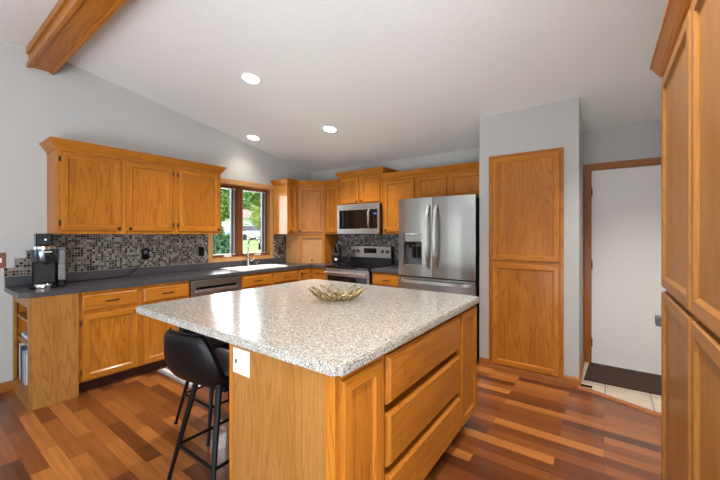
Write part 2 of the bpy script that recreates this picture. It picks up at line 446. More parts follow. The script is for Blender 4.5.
def door(parent, fr, u0, u1, v0, v1, knob=None, hinge=None, mat='oak', pm='oak_panel', name='door'):
    mb = MB(); ringsurf(mb, fr, u0, u1, v0, v1, DOORP)
    mb.face([fr.p(u0, v0, 0), fr.p(u0, v1, 0), fr.p(u1, v1, 0), fr.p(u1, v0, 0)])
    d = mb.build(name, M[mat], parent)
    pb = MB(); e = .056
    q = [fr.p(u0+e, v0+e, .0075), fr.p(u1-e, v0+e, .0075), fr.p(u1-e, v1-e, .0075), fr.p(u0+e, v1-e, .0075)]
    q2 = [x-fr.N*.006 for x in q]
    pb.face(q, 0, (0, 0, 1)); pb.face(q2[::-1])
    for k in range(4): pb.face([q[k], q2[k], q2[(k+1) % 4], q[(k+1) % 4]])
    pb.build('panel', M[pm], d)
    if knob: knob_at(d, fr, *knob)
    if hinge is not None:
        for v in (v0+.07, v1-.07): hinge_at(d, fr, hinge, v, 'nickel' if v0 < .5 else 'hinge')
    return d
DRWP = [(0, 0), (0, .012), (.010, .019)]
def bar_pull(parent, fr, u, v, w=.10, n=.019):
    mb = MB(); r = .0045
    for s in (-1, 1): mb.tube([fr.p(u+s*w*.42, v, n-.001), fr.p(u+s*w*.42, v, n+.026)], r, 6)
    mb.tube([fr.p(u-w/2, v, n+.026), fr.p(u+w/2, v, n+.026)], .0055, 8)
    return mb.build('handle', M['knob'], parent)
def drawer(parent, fr, u0, u1, v0, v1, pull=True, name='drawer', deep=0):
    mb = MB(); ringsurf(mb, fr, u0, u1, v0, v1, DRWP, fill=True, hgrain=True)
    mb.face([fr.p(u0, v0, 0), fr.p(u0, v1, 0), fr.p(u1, v1, 0), fr.p(u1, v0, 0)])
    if deep: fbox(mb, fr, u0+.01, u1-.01, v0+.03, v1-.006, -deep-.0195, 0)
    d = mb.build(name, M['oak'], parent)
    if pull: bar_pull(d, fr, (u0+u1)/2, (v0+v1)/2)
    return d

# ------------------------------------------------------------------ the room
XL, YB, XR, YF = -4.235, 4.34, .86, -4.0
RIDGE_Y, RIDGE_Z, SL = .78, 3.081, .17
def cz(y): return RIDGE_Z-SL*abs(y-RIDGE_Y)
XE = 3.6                                             # the room goes on to the right behind the tall pantry
mb = MB().box(XL-.15, XE, YF, YB+.1, -.06, 0)
struct('floor', mb, M['floor'])
t = .12
mb = MB().prism([(YF, cz(YF)), (RIDGE_Y, RIDGE_Z), (YB+.1, cz(YB+.1)), (YB+.1, cz(YB+.1)+t), (RIDGE_Y, RIDGE_Z+t), (YF, cz(YF)+t)], 0, XL-.15, XE)
struct('ceiling', mb, M['ceiling'])
WY0, WY1, WZ0, WZ1 = 2.47, 3.43, 1.045, 2.07          # sink window opening
mb = MB()
mb.prism([(YF, 0), (WY0, 0), (WY0, cz(WY0)), (RIDGE_Y, RIDGE_Z), (YF, cz(YF))], 0, XL-.15, XL)
mb.prism([(WY0, 0), (WY1, 0), (WY1, WZ0), (WY0, WZ0)], 0, XL-.15, XL)
mb.prism([(WY0, WZ1), (WY1, WZ1), (WY1, cz(WY1)), (WY0, cz(WY0))], 0, XL-.15, XL)
mb.prism([(WY1, 0), (YB+.1, 0), (YB+.1, cz(YB+.1)), (WY1, cz(WY1))], 0, XL-.15, XL)
struct('wall_left', mb, M['wall'])
# rear wall with the doorway
DX0, DX1, DZ = -.122, .70, 2.06
mb = MB()
mb.box(XL, DX0, YB, YB+.1, 0, cz(YB)); mb.box(DX1, XE, YB, YB+.1, 0, cz(YB)); mb.box(DX0, DX1, YB, YB+.1, DZ, cz(YB))
struct('wall_rear', mb, M['wall'])
CX0, CX1, CY = -1.062, -.183, 3.60                   # pantry bump-out
mb = MB().prism([(CY, 0), (YB, 0), (YB, cz(YB)), (CY, cz(CY))], 0, CX0, CX1)
struct('wall_closet', mb, M['wall'])
mb = MB().prism([(1.0, 0), (YB, 0), (YB, cz(YB)), (1.0, cz(1.0))], 0, XR, XR+.1)
struct('wall_right', mb, M['wall'])
mb = MB()
mb.prism([(YF, 0), (-3.2, 0), (-3.2, cz(-3.2)), (YF, cz(YF))], 0, XE, XE+.12)
mb.prism([(-.6, 0), (YB, 0), (YB, cz(YB)), (RIDGE_Y, RIDGE_Z), (-.6, cz(-.6))], 0, XE, XE+.12)
mb.prism([(-3.2, 2.2), (-.6, 2.2), (-.6, cz(-.6)), (-3.2, cz(-3.2))], 0, XE, XE+.12)
struct('wall_far_right', mb, M['wall'])
mb = MB().box(XL, -3.95, YF-.12, YF, 0, cz(YF)).box(-3.45, XE, YF-.12, YF, 0, cz(YF)).box(-3.95, -3.45, YF-.12, YF, 2.1, cz(YF))  # unseen opening added so the sky reflects as a band in the refrigerator
struct('wall_front', mb, M['wall'])
# ridge beam with edge boards
mb = MB()
mb.box(XL, XE, .70, .859, 2.90, RIDGE_Z+.02, g=(1, 0, 0))
mb.box(XL, XE, .684, .703, 3.005, 3.08, g=(1, 0, 0), bev=.004)
mb.box(XL, XE, .856, .875, 3.005, 3.08, g=(1, 0, 0), bev=.004)
for a, b in ((.684, .712), (.847, .875)): mb.box(XL, XE, a, b, 2.885, 2.925, g=(1, 0, 0), bev=.004)
b = struct('ceiling_beam', mb, M['oak'])
# tile entry, threshold
T0, T1 = (-.183, 3.598), (.86, 3.182)
mb = MB().prism([T0, T1, (.86, YB), (-.183, YB)], 2, 0, .006)
struct('floor_tile', mb, M['tile'])
mb = MB().sweep([T0, T1], [(-.02, 0), (-.014, .014), (.014, .014), (.024, .0)], 1)
struct('trim_threshold', mb, M['oak_trim'])
# baseboards
def baseboard(name, path, side):
    mb = MB().sweep(path, [(0, 0), (.014, 0), (.014, .065), (.008, .080), (0, .082)], side); return struct(name, mb, M['oak_trim'])
baseboard('baseboard_left', [(XL, YF), (XL, .60)], 1)
baseboard('baseboard_closet_left', [(CX0, CY), (-.965, CY)], 1)
baseboard('baseboard_closet_right', [(-.296, CY), (CX1, CY), (CX1, YB)], 1)
# door with casing
d = bpy.data.objects.new('door_1', None); C.objects.link(d); d.location = (DX0, YB, 0); d['kind'] = 'structure'
MB().box(DX0, DX1, YB+.02, YB+.055, .0062, DZ-.004).build('door_panel', M['white_paint'], d)
cs = MB()
for x0, x1 in ((-.180, DX0), (DX1, DX1+.06)): cs.box(x0, x1, YB-.016, YB, 0, DZ, bev=.004); cs.box(x0+.012, x1-.03, YB-.021, YB-.014, 0, DZ, bev=.003)
cs.box(-.180, DX1+.06, YB-.016, YB, DZ, DZ+.058, bev=.004); cs.box(-.172, DX1+.05, YB-.021, YB-.014, DZ+.03, DZ+.050, bev=.003)
cs.box(DX0-.002, DX0+.014, YB-.002, YB+.09, 0, DZ, bev=.002); cs.box(DX0, DX1, YB-.002, YB+.09, DZ-.012, DZ+.002, bev=.002)
cs.build('door_casing', M['oak_trim'], d)
for z in (.22, 1.05, 1.82):
    MB().tube([(DX0+.014, YB+.012, z-.045), (DX0+.014, YB+.012, z+.045)], .008, 8).build('hinge', M['hinge'], d)
# sink window
w = bpy.data.objects.new('window_1', None); C.objects.link(w); w.location = (XL, WY0, WZ0); w['kind'] = 'structure'
cs = MB(); x0 = XL; x1 = XL+.016
cs.box(x0, x1, 2.41, WY0, .985, 2.075, bev=.003); cs.box(x0, x1, WY1, 3.482, .985, 2.075, bev=.003)
cs.box(x0, x1+.004, 2.41, 3.482, .985, WZ0, bev=.003)
cs.box(x0, x1+.022, 2.40, 2.935, 2.07, 2.138, bev=.004); cs.box(x0, x1+.022, 2.938, 3.482, 2.07, 2.138, bev=.004)
cs.build('window_casing', M['oak_window'], w)
jb = MB(); xo = XL-.15
jb.box(xo, x0+.001, WY0, WY0+.012, WZ0, WZ1); jb.box(xo, x0+.001, WY1-.012, WY1, WZ0, WZ1)
jb.box(xo, x0+.001, WY0, WY1, WZ0, WZ0+.012); jb.box(xo, x0+.001, WY0, WY1, WZ1-.012, WZ1)
jb.build('window_jamb', M['oak_end'], w)
MB().box(-4.345, -4.275, 2.885, 2.950, WZ0+.012, WZ1-.012, bev=.003).build('window_mullion', M['window_dark'], w)
for y0, y1 in ((WY0+.012, 2.885), (2.950, WY1-.012)):
    fr_ = MB(); a, b = WZ0+.012, WZ1-.012
    for q0, q1, r0, r1 in ((y0, y0+.022, a, b), (y1-.022, y1, a, b), (y0, y1, a, a+.026), (y0, y1, b-.03, b)):
        fr_.box(-4.335, -4.285, q0, q1, r0, r1)
    fr_.build('sash_frame', M['window_dark'], w)
    s_ = MB(); c0, c1 = y0+.022, y1-.022; a += .026; b -= .03
    for q0, q1, r0, r1 in ((c0, c0+.014, a, b), (c1-.034, c1-.020, a, b), (c0, c1, a, a+.014), (c0, c1, b-.014, b)):
        s_.box(-4.325, -4.295, q0, q1, r0, r1, bev=.002)
    s_.build('sash_bead', M['white_vinyl'], w)
    s_ = MB().box(-4.322, -4.300, c1-.021, c1+.001, a, b).box(-4.322, -4.29, c1-.075, c1-.034, a+.014, b-.014)
    s_.build('sash_screen_edge', M['grey_vinyl'], w)
    MB().box(-4.312, -4.308, c0+.01, c1-.07, a+.01, b-.01).build('glass', M['glass'], w)
    cy = (y0+y1)/2+.03
    MB().box(-4.284, -4.24, cy-.05, cy+.05, WZ0+.011, WZ0+.032, bev=.005).tube([(-4.25, cy-.02, WZ0+.03), (-4.235, cy+.045, WZ0+.036)], .006, 6).build('window_crank', M['white_plastic'], w)
# recessed ceiling lights
for (x, y, en, lab) in ((-2.75, 2.0, 115, 'round recessed ceiling light nearest the oak beam, the largest in view'), (-3.95, 2.91, 17, 'round recessed ceiling light close to the wall above the sink window'), (-2.75, 3.15, 170, 'round recessed ceiling light above the range and microwave')):
    z = cz(y); t_ = thing('recessed_light', lab, 'ceiling light', (x, y, z), 'recessed ceiling lights')
    rot = Matrix.Translation((x, y, z)) @ Matrix.Rotation(-math.atan(SL), 4, 'X')
    k = MB().lathe((0, 0, 0), [(.078, -.004), (.083, -.008), (.100, -.003), (.100, .001)], 28, cap=False); k.v = [rot @ v for v in k.v]
    k.build('trim_ring', M['white_plastic'], t_, recalc=False)
    k = MB().lathe((0, 0, 0), [(.0795, -.0035), (.05, -.0055), (.002, -.0065)], 28, cap=False); k.face([(.002*math.cos(a*PI/3), .002*math.sin(a*PI/3), -.0065) for a in range(6)]); k.v = [rot @ v for v in k.v]
    k.build('lens', M['lens'], t_)
    l = light('lamp_glow', 'SPOT', (x, y, z-.03), en, (1, .93, .84), look=(x, y, 0)); l.data.spot_size = math.radians(125); l.data.spot_blend = .8; l.data.shadow_soft_size = .07

for (x, y, en, lab) in ((-.22, 1.25, 125, 'unseen recessed fill light added above the passage by the tall pantry, over the frame'), (-.12, .25, 140, 'unseen recessed fill light added behind the oak beam, over the frame'), (.42, 3.15, 110, 'recessed fill light added over the tile entry, hidden by the tall pantry')):  # out-of-view cans added to brighten the passage, right floor and entry
    z = cz(y); t_ = thing('recessed_light', lab, 'ceiling light', (x, y, z), 'recessed ceiling lights')
    sg = 1 if y > RIDGE_Y else -1
    rot = Matrix.Translation((x, y, z)) @ Matrix.Rotation(-sg*math.atan(SL), 4, 'X')
    k = MB().lathe((0, 0, 0), [(.078, -.004), (.083, -.008), (.100, -.003), (.100, .001)], 28, cap=False); k.v = [rot @ v for v in k.v]
    k.build('trim_ring', M['white_plastic'], t_, recalc=False)
    k = MB().lathe((0, 0, 0), [(.0795, -.0035), (.05, -.0055), (.002, -.0065)], 28, cap=False); k.v = [rot @ v for v in k.v]
    k.build('lens', M['lens'], t_)
    l = light('lamp_glow', 'SPOT', (x, y, z-.03), en, (1, .94, .86), look=(x+.1, y+(.9 if x < .3 else 0), 0)); l.data.spot_size = math.radians(105); l.data.spot_blend = .8; l.data.shadow_soft_size = .08

# ------------------------------------------------------------------ backsplash
mb = MB(); a = XL+.008
for y0, y1, z1 in ((.545, .611, 1.077), (.611, .684, 1.157), (.684, .736, 1.230), (.736, 2.41, 1.376)): mb.box(XL, a, y0, y1, 1.0, z1)
mb.box(XL, a, 3.482, YB, 1.0, 1.376)
struct('wall_mosaic_left', mb, M['mosaic_y'])
mb = MB().box(XL+.008, -1.9, YB-.008, YB, 1.0, 1.376); mb.box(-3.28, -2.52, YB-.008, YB, .7, 1.0); mb.box(-3.28, -2.52, YB-.008, YB, 1.376, 1.42)
struct('wall_mosaic_rear', mb, M['mosaic_x'])

# ------------------------------------------------------------------ base cabinets, left run (faces +x)
FX = -3.625                                          # face of the left run
FA = Fr((FX, 0, 0), (0, 1, 0), (1, 0, 0))            # u = y
KZ = .10
def base_body(parent, x0, x1, y0, y1, z1=.876, skip=None):
    mb = MB(); mb.box(x0, x1, y0, y1, KZ, z1, g=(0, 0, 1)); return mb.build('body', M['oak'], parent)
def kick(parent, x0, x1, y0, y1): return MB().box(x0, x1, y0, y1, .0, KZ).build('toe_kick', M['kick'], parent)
# open bookcase at the end of the run: opening faces -y
t_ = thing('end_bookcase', 'narrow oak bookcase with open shelves built into the left end of the counter run', 'bookcase', (-3.9, .75, 0))
y0, y1, bx0, bx1 = .597, .902, -4.228, -3.60
MB().box(bx1-.018, bx1, y0+.018, y1, 0, .876, g=(0, 0, 1)).build('side_panel', M['oak_end'], t_)
MB().box(bx0, bx0+.018, y0+.018, y1, 0, .876, g=(0, 0, 1)).build('side_panel', M['oak_panel'], t_)
MB().box(bx0+.018, bx1-.018, y1-.012, y1, .0, .876, g=(0, 0, 1)).build('back_panel', M['oak_panel'], t_)
ff = MB()
ff.box(bx0, bx0+.055, y0, y0+.02, 0, .876, g=(0, 0, 1), bev=.002); ff.box(bx1-.055, bx1, y0, y0+.02, 0, .876, g=(0, 0, 1), bev=.002)
ff.box(bx0+.055, bx1-.055, y0, y0+.02, .795, .876, g=(1, 0, 0)); ff.box(bx0+.055, bx1-.055, y0, y0+.02, 0, .11, g=(1, 0, 0))
ff.build('face_frame', M['oak_end'], t_)
for z in (.092, .462, .655): MB().box(bx0+.018, bx1-.018, y0+.021, y1-.012, z, z+.019, g=(1, 0, 0)).build('shelf', M['oak_end'], t_)
for x, wd, h, dp, m, lab in ((-4.13, .05, .31, .22, 'paper_white', 'white binder standing on the lowest shelf of the end bookcase'), (-4.065, .045, .30, .21, 'paper_dark', 'dark slate binder on the lowest bookcase shelf, between paler ones'), (-4.005, .05, .27, .22, 'paper_blue', 'pale blue grey binder on the lowest bookcase shelf, right of the dark one'), (-3.94, .04, .255, .20, 'paper_white', 'thin white binder rightmost on the lowest bookcase shelf')):
    z0 = .111; yb = .624
    b_ = thing('binder', lab, 'binder', (x, yb, z0), 'binders in the end bookcase')
    MB().box(x, x+wd, yb, yb+.004, z0, z0+h).box(x, x+.004, yb, yb+dp, z0, z0+h).box(x+wd-.004, x+wd, yb, yb+dp, z0, z0+h).build('cover', M[m], b_)
    MB().box(x+.005, x+wd-.005, yb+.006, yb+dp-.01, z0+.006, z0+h-.01).build('pages', M['paper_white'], b_)
bk = thing('book', 'grey blue book lying flat on the middle bookcase shelf', 'book', (-4.0, .72, .481))
MB().box(-4.14, -3.86, .64, .86, .481, .485).box(-4.14, -3.86, .64, .86, .507, .511).box(-4.14, -4.136, .64, .86, .481, .511).build('cover', M['paper_blue'], bk)
MB().box(-4.135, -3.865, .645, .855, .485, .507).build('pages', M['paper_white'], bk)

def base_unit(label, ya, yb, drw, doors, pulls=True, kick_=True):
    t_ = thing('base_cabinet', label, 'cabinet', ((XL+FX)/2, (ya+yb)/2, 0))
    if kick_: base_body(t_, XL+.01, FX, ya, yb)
    else:
        MB().box(FX-.02, FX, ya, yb, KZ, .876, g=(0, 0, 1)).box(XL+.01, FX-.02, ya, ya+.018, KZ, .876, g=(0, 0, 1)).box(XL+.01, FX-.02, yb-.018, yb, KZ, .876, g=(0, 0, 1)).box(XL+.01, FX-.02, ya+.018, yb-.018, KZ, KZ+.018).build('body', M['oak'], t_)
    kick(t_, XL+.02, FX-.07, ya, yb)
    for (u0, u1) in drw: drawer(t_, FA, u0, u1, .709, .846, pulls)
    for (u0, u1, kn, hg) in doors: door(t_, FA, u0, u1, .113, .678, kn, hg)
    return t_
base_unit('oak base cabinet with one drawer, next to the open end bookcase', .904, 1.378, [(.930, 1.354)], [(.930, 1.354, (1.328, .645), .924)])
base_unit('oak base cabinet with one drawer, between the dishwasher and the end cabinet', 1.380, 1.852, [(1.404, 1.838)], [(1.404, 1.838, (1.43, .645), None)])
base_unit('wide oak sink cabinet with two drawer fronts under the window', 2.482, 3.446, [(2.505, 2.946), (2.986, 3.426)], [(2.505, 2.946, (2.92, .645), None), (2.986, 3.426, (3.012, .645), None)], kick_=False)
# corner cabinet: L with two narrow doors meeting in the inner corner
BY = 3.725; FB = Fr((0, BY, 0), (1, 0, 0), (0, -1, 0))
t_ = thing('corner_base_cabinet', 'oak corner base cabinet with two narrow doors meeting in the inside corner', 'cabinet', (-3.9, 4.0, 0))
MB().prism([(XL+.01, 3.448), (FX, 3.448), (FX, BY), (-3.272, BY), (-3.272, YB-.01), (XL+.01, YB-.01)], 2, KZ, .876, g=(0, 0, 1)).build('body', M['oak'], t_)
MB().prism([(XL+.02, 3.448), (FX-.07, 3.448), (FX-.07, BY+.07), (-3.272, BY+.07), (-3.272, YB-.01), (XL+.02, YB-.01)], 2, 0, KZ).build('toe_kick', M['kick'], t_)
door(t_, FA, 3.468, 3.70, .113, .846, (3.49, .80)); door(t_, FB, -3.60, -3.292, .113, .846)
# cabinet between range and fridge
t_ = thing('base_cabinet', 'small oak drawer cabinet between the range and the refrigerator', 'cabinet', (-2.26, 4.0, 0))
MB().box(-2.506, -2.03, BY, YB-.01, KZ, .876, g=(0, 0, 1)).build('body', M['oak'], t_); MB().box(-2.506, -2.03, BY+.07, YB-.02, 0, KZ).build('toe_kick', M['kick'], t_)
drawer(t_, FB, -2.49, -2.05, .709, .850); door(t_, FB, -2.49, -2.05, .113, .678, (-2.075, .645))

# ------------------------------------------------------------------ worktops
CXF = -3.595; CYF = 3.69
SX0, SX1, SY0, SY1 = -4.09, -3.72, 2.54, 3.28         # sink cut-out
t_ = thing('countertop', 'long charcoal L-shaped worktop running under the window to the range', 'worktop', (-3.9, 2.4, .876))
mb = MB()
xb = XL+.009
def slab(mb, poly, z0=.876, z1=.914): mb.prism(poly, 2, z0, z1)
slab(mb, [(xb, .545), (CXF-.06, .545), (CXF, .605), (CXF, SY0), (xb, SY0)])
slab(mb, [(xb, SY0), (SX0, SY0), (SX0, SY1), (xb, SY1)]); slab(mb, [(SX1, SY0), (CXF, SY0), (CXF, SY1), (SX1, SY1)])
slab(mb, [(xb, SY1), (CXF, SY1), (CXF, CYF), (-3.274, CYF), (-3.274, YB-.009), (xb, YB-.009)])
mb.build('top', M['laminate'], t_)
MB().box(xb-.0005, xb+.019, .545, 3.735, .914, .998, bev=.004).box(-3.575, -3.274, YB-.0285, YB-.0085, .914, .998, bev=.004).build('upstand', M['laminate'], t_)
t_ = thing('countertop', 'short charcoal worktop between the range and the refrigerator', 'worktop', (-2.26, 4.0, .876))
MB().box(-2.506, -2.03, CYF, YB-.009, .876, .914, bev=.005).build('top', M['laminate'], t_)
MB().box(-2.506, -2.03, YB-.0285, YB-.0085, .914, .998, bev=.004).build('upstand', M['laminate'], t_)

# ------------------------------------------------------------------ upper cabinets
UZ0, UZ1, CT = 1.376, 2.140, 2.215
UX = -3.905; FU = Fr((UX, 0, 0), (0, 1, 0), (1, 0, 0))
UY = 4.0; FUB = Fr((0, UY, 0), (1, 0, 0), (0, -1, 0))
def crown_prof(z0, z1, o=.055): return [(0, z0-.012), (.008, z0-.012), (.008, z0+.004), (.018, z0+.012), (.030, z0+.03), (o-.006, z1-.014), (o, z1-.012), (o, z1), (0, z1)]
def crown(label, path, z0=UZ1, z1=CT, side=1, loc=None, cat='molding'):
    mb = MB().sweep(path, crown_prof(z0, z1), side)
    o = mb.build('crown_molding', M['oak'], org=(path[0][0], path[0][1], z0)); return tag(o, label, cat)
t_ = thing('wall_cabinet', 'oak wall cabinet with a pair of doors above the coffee maker', 'cabinet', (-4.07, 1.33, UZ0))
mb = MB().box(XL+.001, UX, .825, 1.838, UZ0, UZ1, g=(0, 0, 1)); mb.build('body', M['oak'], t_)
door(t_, FU, .852, 1.311, 1.405, 2.112, (1.285, 1.428), .846); door(t_, FU, 1.358, 1.806, 1.405, 2.112, (1.384, 1.428), 1.812)
t_ = thing('wall_cabinet', 'oak single-door wall cabinet left of the sink window', 'cabinet', (-4.07, 2.12, UZ0))
MB().box(XL+.001, UX, 1.839, 2.392, UZ0, UZ1, g=(0, 0, 1)).build('body', M['oak'], t_)
door(t_, FU, 1.872, 2.372, 1.405, 2.112, (2.346, 1.428), 1.866)
crown('oak crown molding along the top of the wall cabinets left of the window', [(XL+.001, .825), (UX, .825), (UX, 2.392), (XL+.001, 2.392)])
t_ = thing('wall_cabinet', 'narrow oak wall cabinet right of the sink window with a pale side panel', 'cabinet', (-4.07, 3.58, UZ0))
MB().box(XL+.001, UX, 3.493, 3.698, UZ0, UZ1, g=(0, 0, 1)).build('body', M['oak'], t_)
MB().box(XL+.002, UX-.0005, 3.489, 3.4925, UZ0, UZ1-.012, g=(0, 0, 1)).build('side_panel', M['oak_gloss'], t_)
door(t_, FU, 3.508, 3.690, 1.405, 2.112, (3.53, 1.428))
# diagonal corner wall cabinet
DA, DB = V3((UX, 3.70, 0)), V3((-3.600, UY, 0)); dd = (DB-DA); DL = dd.length
FD = Fr(DA, dd, (dd.y, -dd.x, 0))
t_ = thing('wall_cabinet', 'oak diagonal wall cabinet filling the corner between window and microwave', 'cabinet', (-4.0, 4.1, UZ0))
MB().prism([(XL+.001, 3.70), (UX, 3.70), (-3.600, UY), (-3.600, YB-.001), (XL+.001, YB-.001)], 2, UZ0, UZ1, g=(0, 0, 1)).build('body', M['oak'], t_)
door(t_, FD, .018, DL-.018, 1.405, 2.112, (.045, 1.428))
t_ = thing('wall_cabinet', 'narrow oak wall cabinet beside the microwave on its left', 'cabinet', (-3.44, 4.17, UZ0))
MB().box(-3.599, -3.281, UY, YB-.001, UZ0, UZ1, g=(0, 0, 1)).build('body', M['oak'], t_)
door(t_, FUB, -3.575, -3.30, 1.405, 2.112)
crown('oak crown molding bending around the corner wall cabinets right of the window', [(XL+.001, 3.489), (UX, 3.489), (UX, 3.70), (-3.600, UY), (-3.281, UY)])
MX0, MX1 = -3.280, -2.520
t_ = thing('wall_cabinet', 'short raised oak wall cabinet with two doors above the microwave', 'cabinet', (-2.9, 4.15, 1.82))
MB().box(MX0, MX1, UY-.01, YB-.001, 1.815, 2.245, g=(0, 0, 1)).build('body', M['oak'], t_)
FM = Fr((0, UY-.01, 0), (1, 0, 0), (0, -1, 0)); mid = (MX0+MX1)/2
door(t_, FM, MX0+.022, mid-.018, 1.835, 2.225, (mid-.045, 1.858)); door(t_, FM, mid+.018, MX1-.022, 1.835, 2.225, (mid+.045, 1.858))
MB().sweep([(MX0, YB-.001), (MX0, UY-.01), (MX1, UY-.01), (MX1, YB-.001)], crown_prof(2.240, 2.310), 1).build('crown_molding', M['oak'], t_)
t_ = thing('wall_cabinet', 'tall oak wall cabinet between the microwave and the refrigerator', 'cabinet', (-2.26, 4.17, UZ0))
MB().box(-2.519, -2.0, UY, YB-.001, UZ0, UZ1, g=(0, 0, 1)).build('body', M['oak'], t_)
door(t_, FUB, -2.475, -2.02, 1.405, 2.112, (-2.45, 1.428))
t_ = thing('wall_cabinet', 'wide oak two-door wall cabinet above the refrigerator', 'cabinet', (-1.53, 4.17, 1.82))
MB().box(-1.999, CX0-.002, UY, YB-.001, 1.80, UZ1, g=(0, 0, 1)).build('body', M['oak'], t_)
door(t_, FUB, -1.975, -1.575, 1.82, 2.112); door(t_, FUB, -1.535, -1.09, 1.82, 2.112)
crown('oak crown molding along the wall cabinets over the refrigerator', [(-2.519, UY), (CX0-.002, UY)])
# appliance garage below the diagonal cabinet
t_ = thing('appliance_garage', 'oak appliance garage standing on the counter in the corner', 'cabinet', (-4.0, 4.1, .914))
g0, g1 = .9145, UZ0-.001
MB().box(XL+.03, UX, 3.736, 3.752, g0, g1, g=(0, 0, 1)).build('side_panel', M['oak_window'], t_)
MB().box(-3.616, -3.600, UY, YB-.03, g0, g1, g=(0, 0, 1)).build('side_panel', M['oak_panel'], t_)
ga = V3((UX, 3.736, 0)); gd = DB-ga; gl = gd.length; FG = Fr(ga, gd, (gd.y, -gd.x, 0))
fm = MB()
fbox(fm, FG, 0, .04, g0, g1, -.03, 0); fbox(fm, FG, gl-.04, gl, g0, g1, -.03, 0); fbox(fm, FG, .04, gl-.04, g1-.06, g1, -.018, 0, g=gd.normalized())
fm.build('face_frame', M['oak'], t_)
tb = MB(); n = 18; hh = (g1-.06-g0)/n
for k in range(n): fbox(tb, FG, .04, gl-.04, g0+k*hh, g0+(k+1)*hh-.004, -.036, -.026, g=gd.normalized())
fbox(tb, FG, .04, gl-.04, g0, g1-.06, -.042, -.032, g=gd.normalized())
tb.build('tambour_door', M['oak_window'], t_)
kb = knob_at(t_, FG, gl/2, g0+.045, -.026)

# ------------------------------------------------------------------ pantry in the bump-out
t_ = thing('built_in_pantry', 'tall built-in oak pantry with two doors set in the grey wall', 'cabinet', (-.63, CY, 0))
FP = Fr((0, CY, 0), (1, 0, 0), (0, -1, 0)); fm = MB(); px0, px1 = -.961, -.300
fbox(fm, FP, px0, px0+.05, 0, 2.17, .0005, .018); fbox(fm, FP, px1-.04, px1, 0, 2.17, .0005, .018)
for a, b in ((0, .085), (1.06, 1.14), (2.10, 2.17)): fbox(fm, FP, px0+.05, px1-.04, a, b, .0005, .018, g=(1, 0, 0))
fm.build('face_frame', M['oak'], t_)
FP2 = Fr((0, CY-.018, 0), (1, 0, 0), (0, -1, 0))
door(t_, FP2, -.925, -.328, 1.112, 2.145, mat='oak', pm='oak_panel'); door(t_, FP2, -.925, -.328, .062, 1.082, mat='oak', pm='oak_panel')
MB().box(px0, px1, CY-.026, CY-.0005, 0, .05, g=(1, 0, 0), bev=.004).build('base_board', M['oak_trim'], t_)

# ------------------------------------------------------------------ tall pantry on the right (faces -x)
RX = .223+.019; RY1 = 2.185
t_ = thing('tall_pantry', 'tall oak pantry cabinet with four doors at the right edge beside the entry', 'cabinet', (.55, 1.4, 0))
MB().box(RX, XR-.001, .62, RY1, KZ, 2.155, g=(0, 0, 1)).build('body', M['oak_end'], t_)
MB().box(RX+.07, XR-.001, .62, RY1, 0, KZ).build('toe_kick', M['kick'], t_)
FR_ = Fr((RX, 0, 0), (0, -1, 0), (-1, 0, 0))          # u = -y
for (ya, yb) in ((1.512, 2.170), (.83, 1.488)):
    door(t_, FR_, -yb, -ya, 1.118, 2.108, mat='oak_end', pm='oak_end'); door(t_, FR_, -yb, -ya, .113, 1.098, mat='oak_end', pm='oak_end')
MB().sweep([(RX, .62), (RX, RY1), (XR-.001, RY1)], crown_prof(2.130, 2.215), -1).build('crown_molding', M['oak'], t_)
o = MB().box(.207, .30, RY1+.012, RY1+.06, .918, .965, bev=.004).box(.25, .29, RY1, RY1+.02, .925, .958, bev=.002).build('wall_bracket', M['dark_grey'], org=(.24, RY1, .92))
tag(o, 'small dark grey block sticking out past the far side of the tall pantry', 'bracket')

# ------------------------------------------------------------------ kitchen island
IX0, IX1, IY0, IY1 = -1.385, -.764, .900, 2.490
t_ = thing('kitchen_island', 'oak kitchen island body with three wide drawers in the room centre', 'island', (-1.07, 1.7, 0))
MB().box(IX0, IX1-.05, IY0+.02, IY1, KZ, .874, g=(0, 0, 1)).build('body', M['oak'], t_)
ff = MB()
for a, b in ((IY0+.02, 1.228), (2.122, IY1)): ff.box(IX1-.05, IX1, a, b, KZ, .874, g=(0, 0, 1))
ff.box(IX1-.05, IX1, 1.228, 2.122, .852, .874, g=(0, 1, 0)); ff.box(IX1-.05, IX1, 1.228, 2.122, KZ, .112, g=(0, 1, 0))
ff.build('face_frame', M['oak'], t_)
MB().box(IX0, IX1-.04, IY0, IY0+.019, 0, .874, g=(0, 0, 1), bev=.001).build('end_panel', M['oak_end'], t_)
MB().box(IX1-.04, IX1+.001, IY0-.001, IY0+.0195, 0, .8745, g=(0, 0, 1), bev=.003).build('corner_post', M['oak'], t_)
MB().box(IX0-.006, IX0+.012, IY0-.006, IY0+.006, 0, .8745, g=(0, 0, 1), bev=.002).build('edge_strip', M['oak'], t_)
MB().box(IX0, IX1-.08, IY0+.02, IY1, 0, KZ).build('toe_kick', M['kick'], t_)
FI = Fr((IX1, 0, 0), (0, 1, 0), (1, 0, 0))
door(t_, FI, .930, 1.186, .113, .846); door(t_, FI, 2.160, 2.470, .113, .846)
DRWP = [(0, 0), (0, .008), (.014, .024)]
for v0, v1 in ((.638, .849), (.370, .602), (.113, .334)): drawer(t_, FI, 1.232, 2.118, v0, v1, False, deep=.03)
mb = MB(); bm = bmesh.new(); bmesh.ops.create_cube(bm, size=1)
for v in bm.verts: v.co = V3((-1.570+v.co.x*1.68, 1.6985+v.co.y*1.633, .8955+v.co.z*.041))
bmesh.ops.bevel(bm, geom=[e for e in bm.edges if abs(e.verts[0].co.z-e.verts[1].co.z) > .01], offset=.02, segments=4, affect='EDGES')
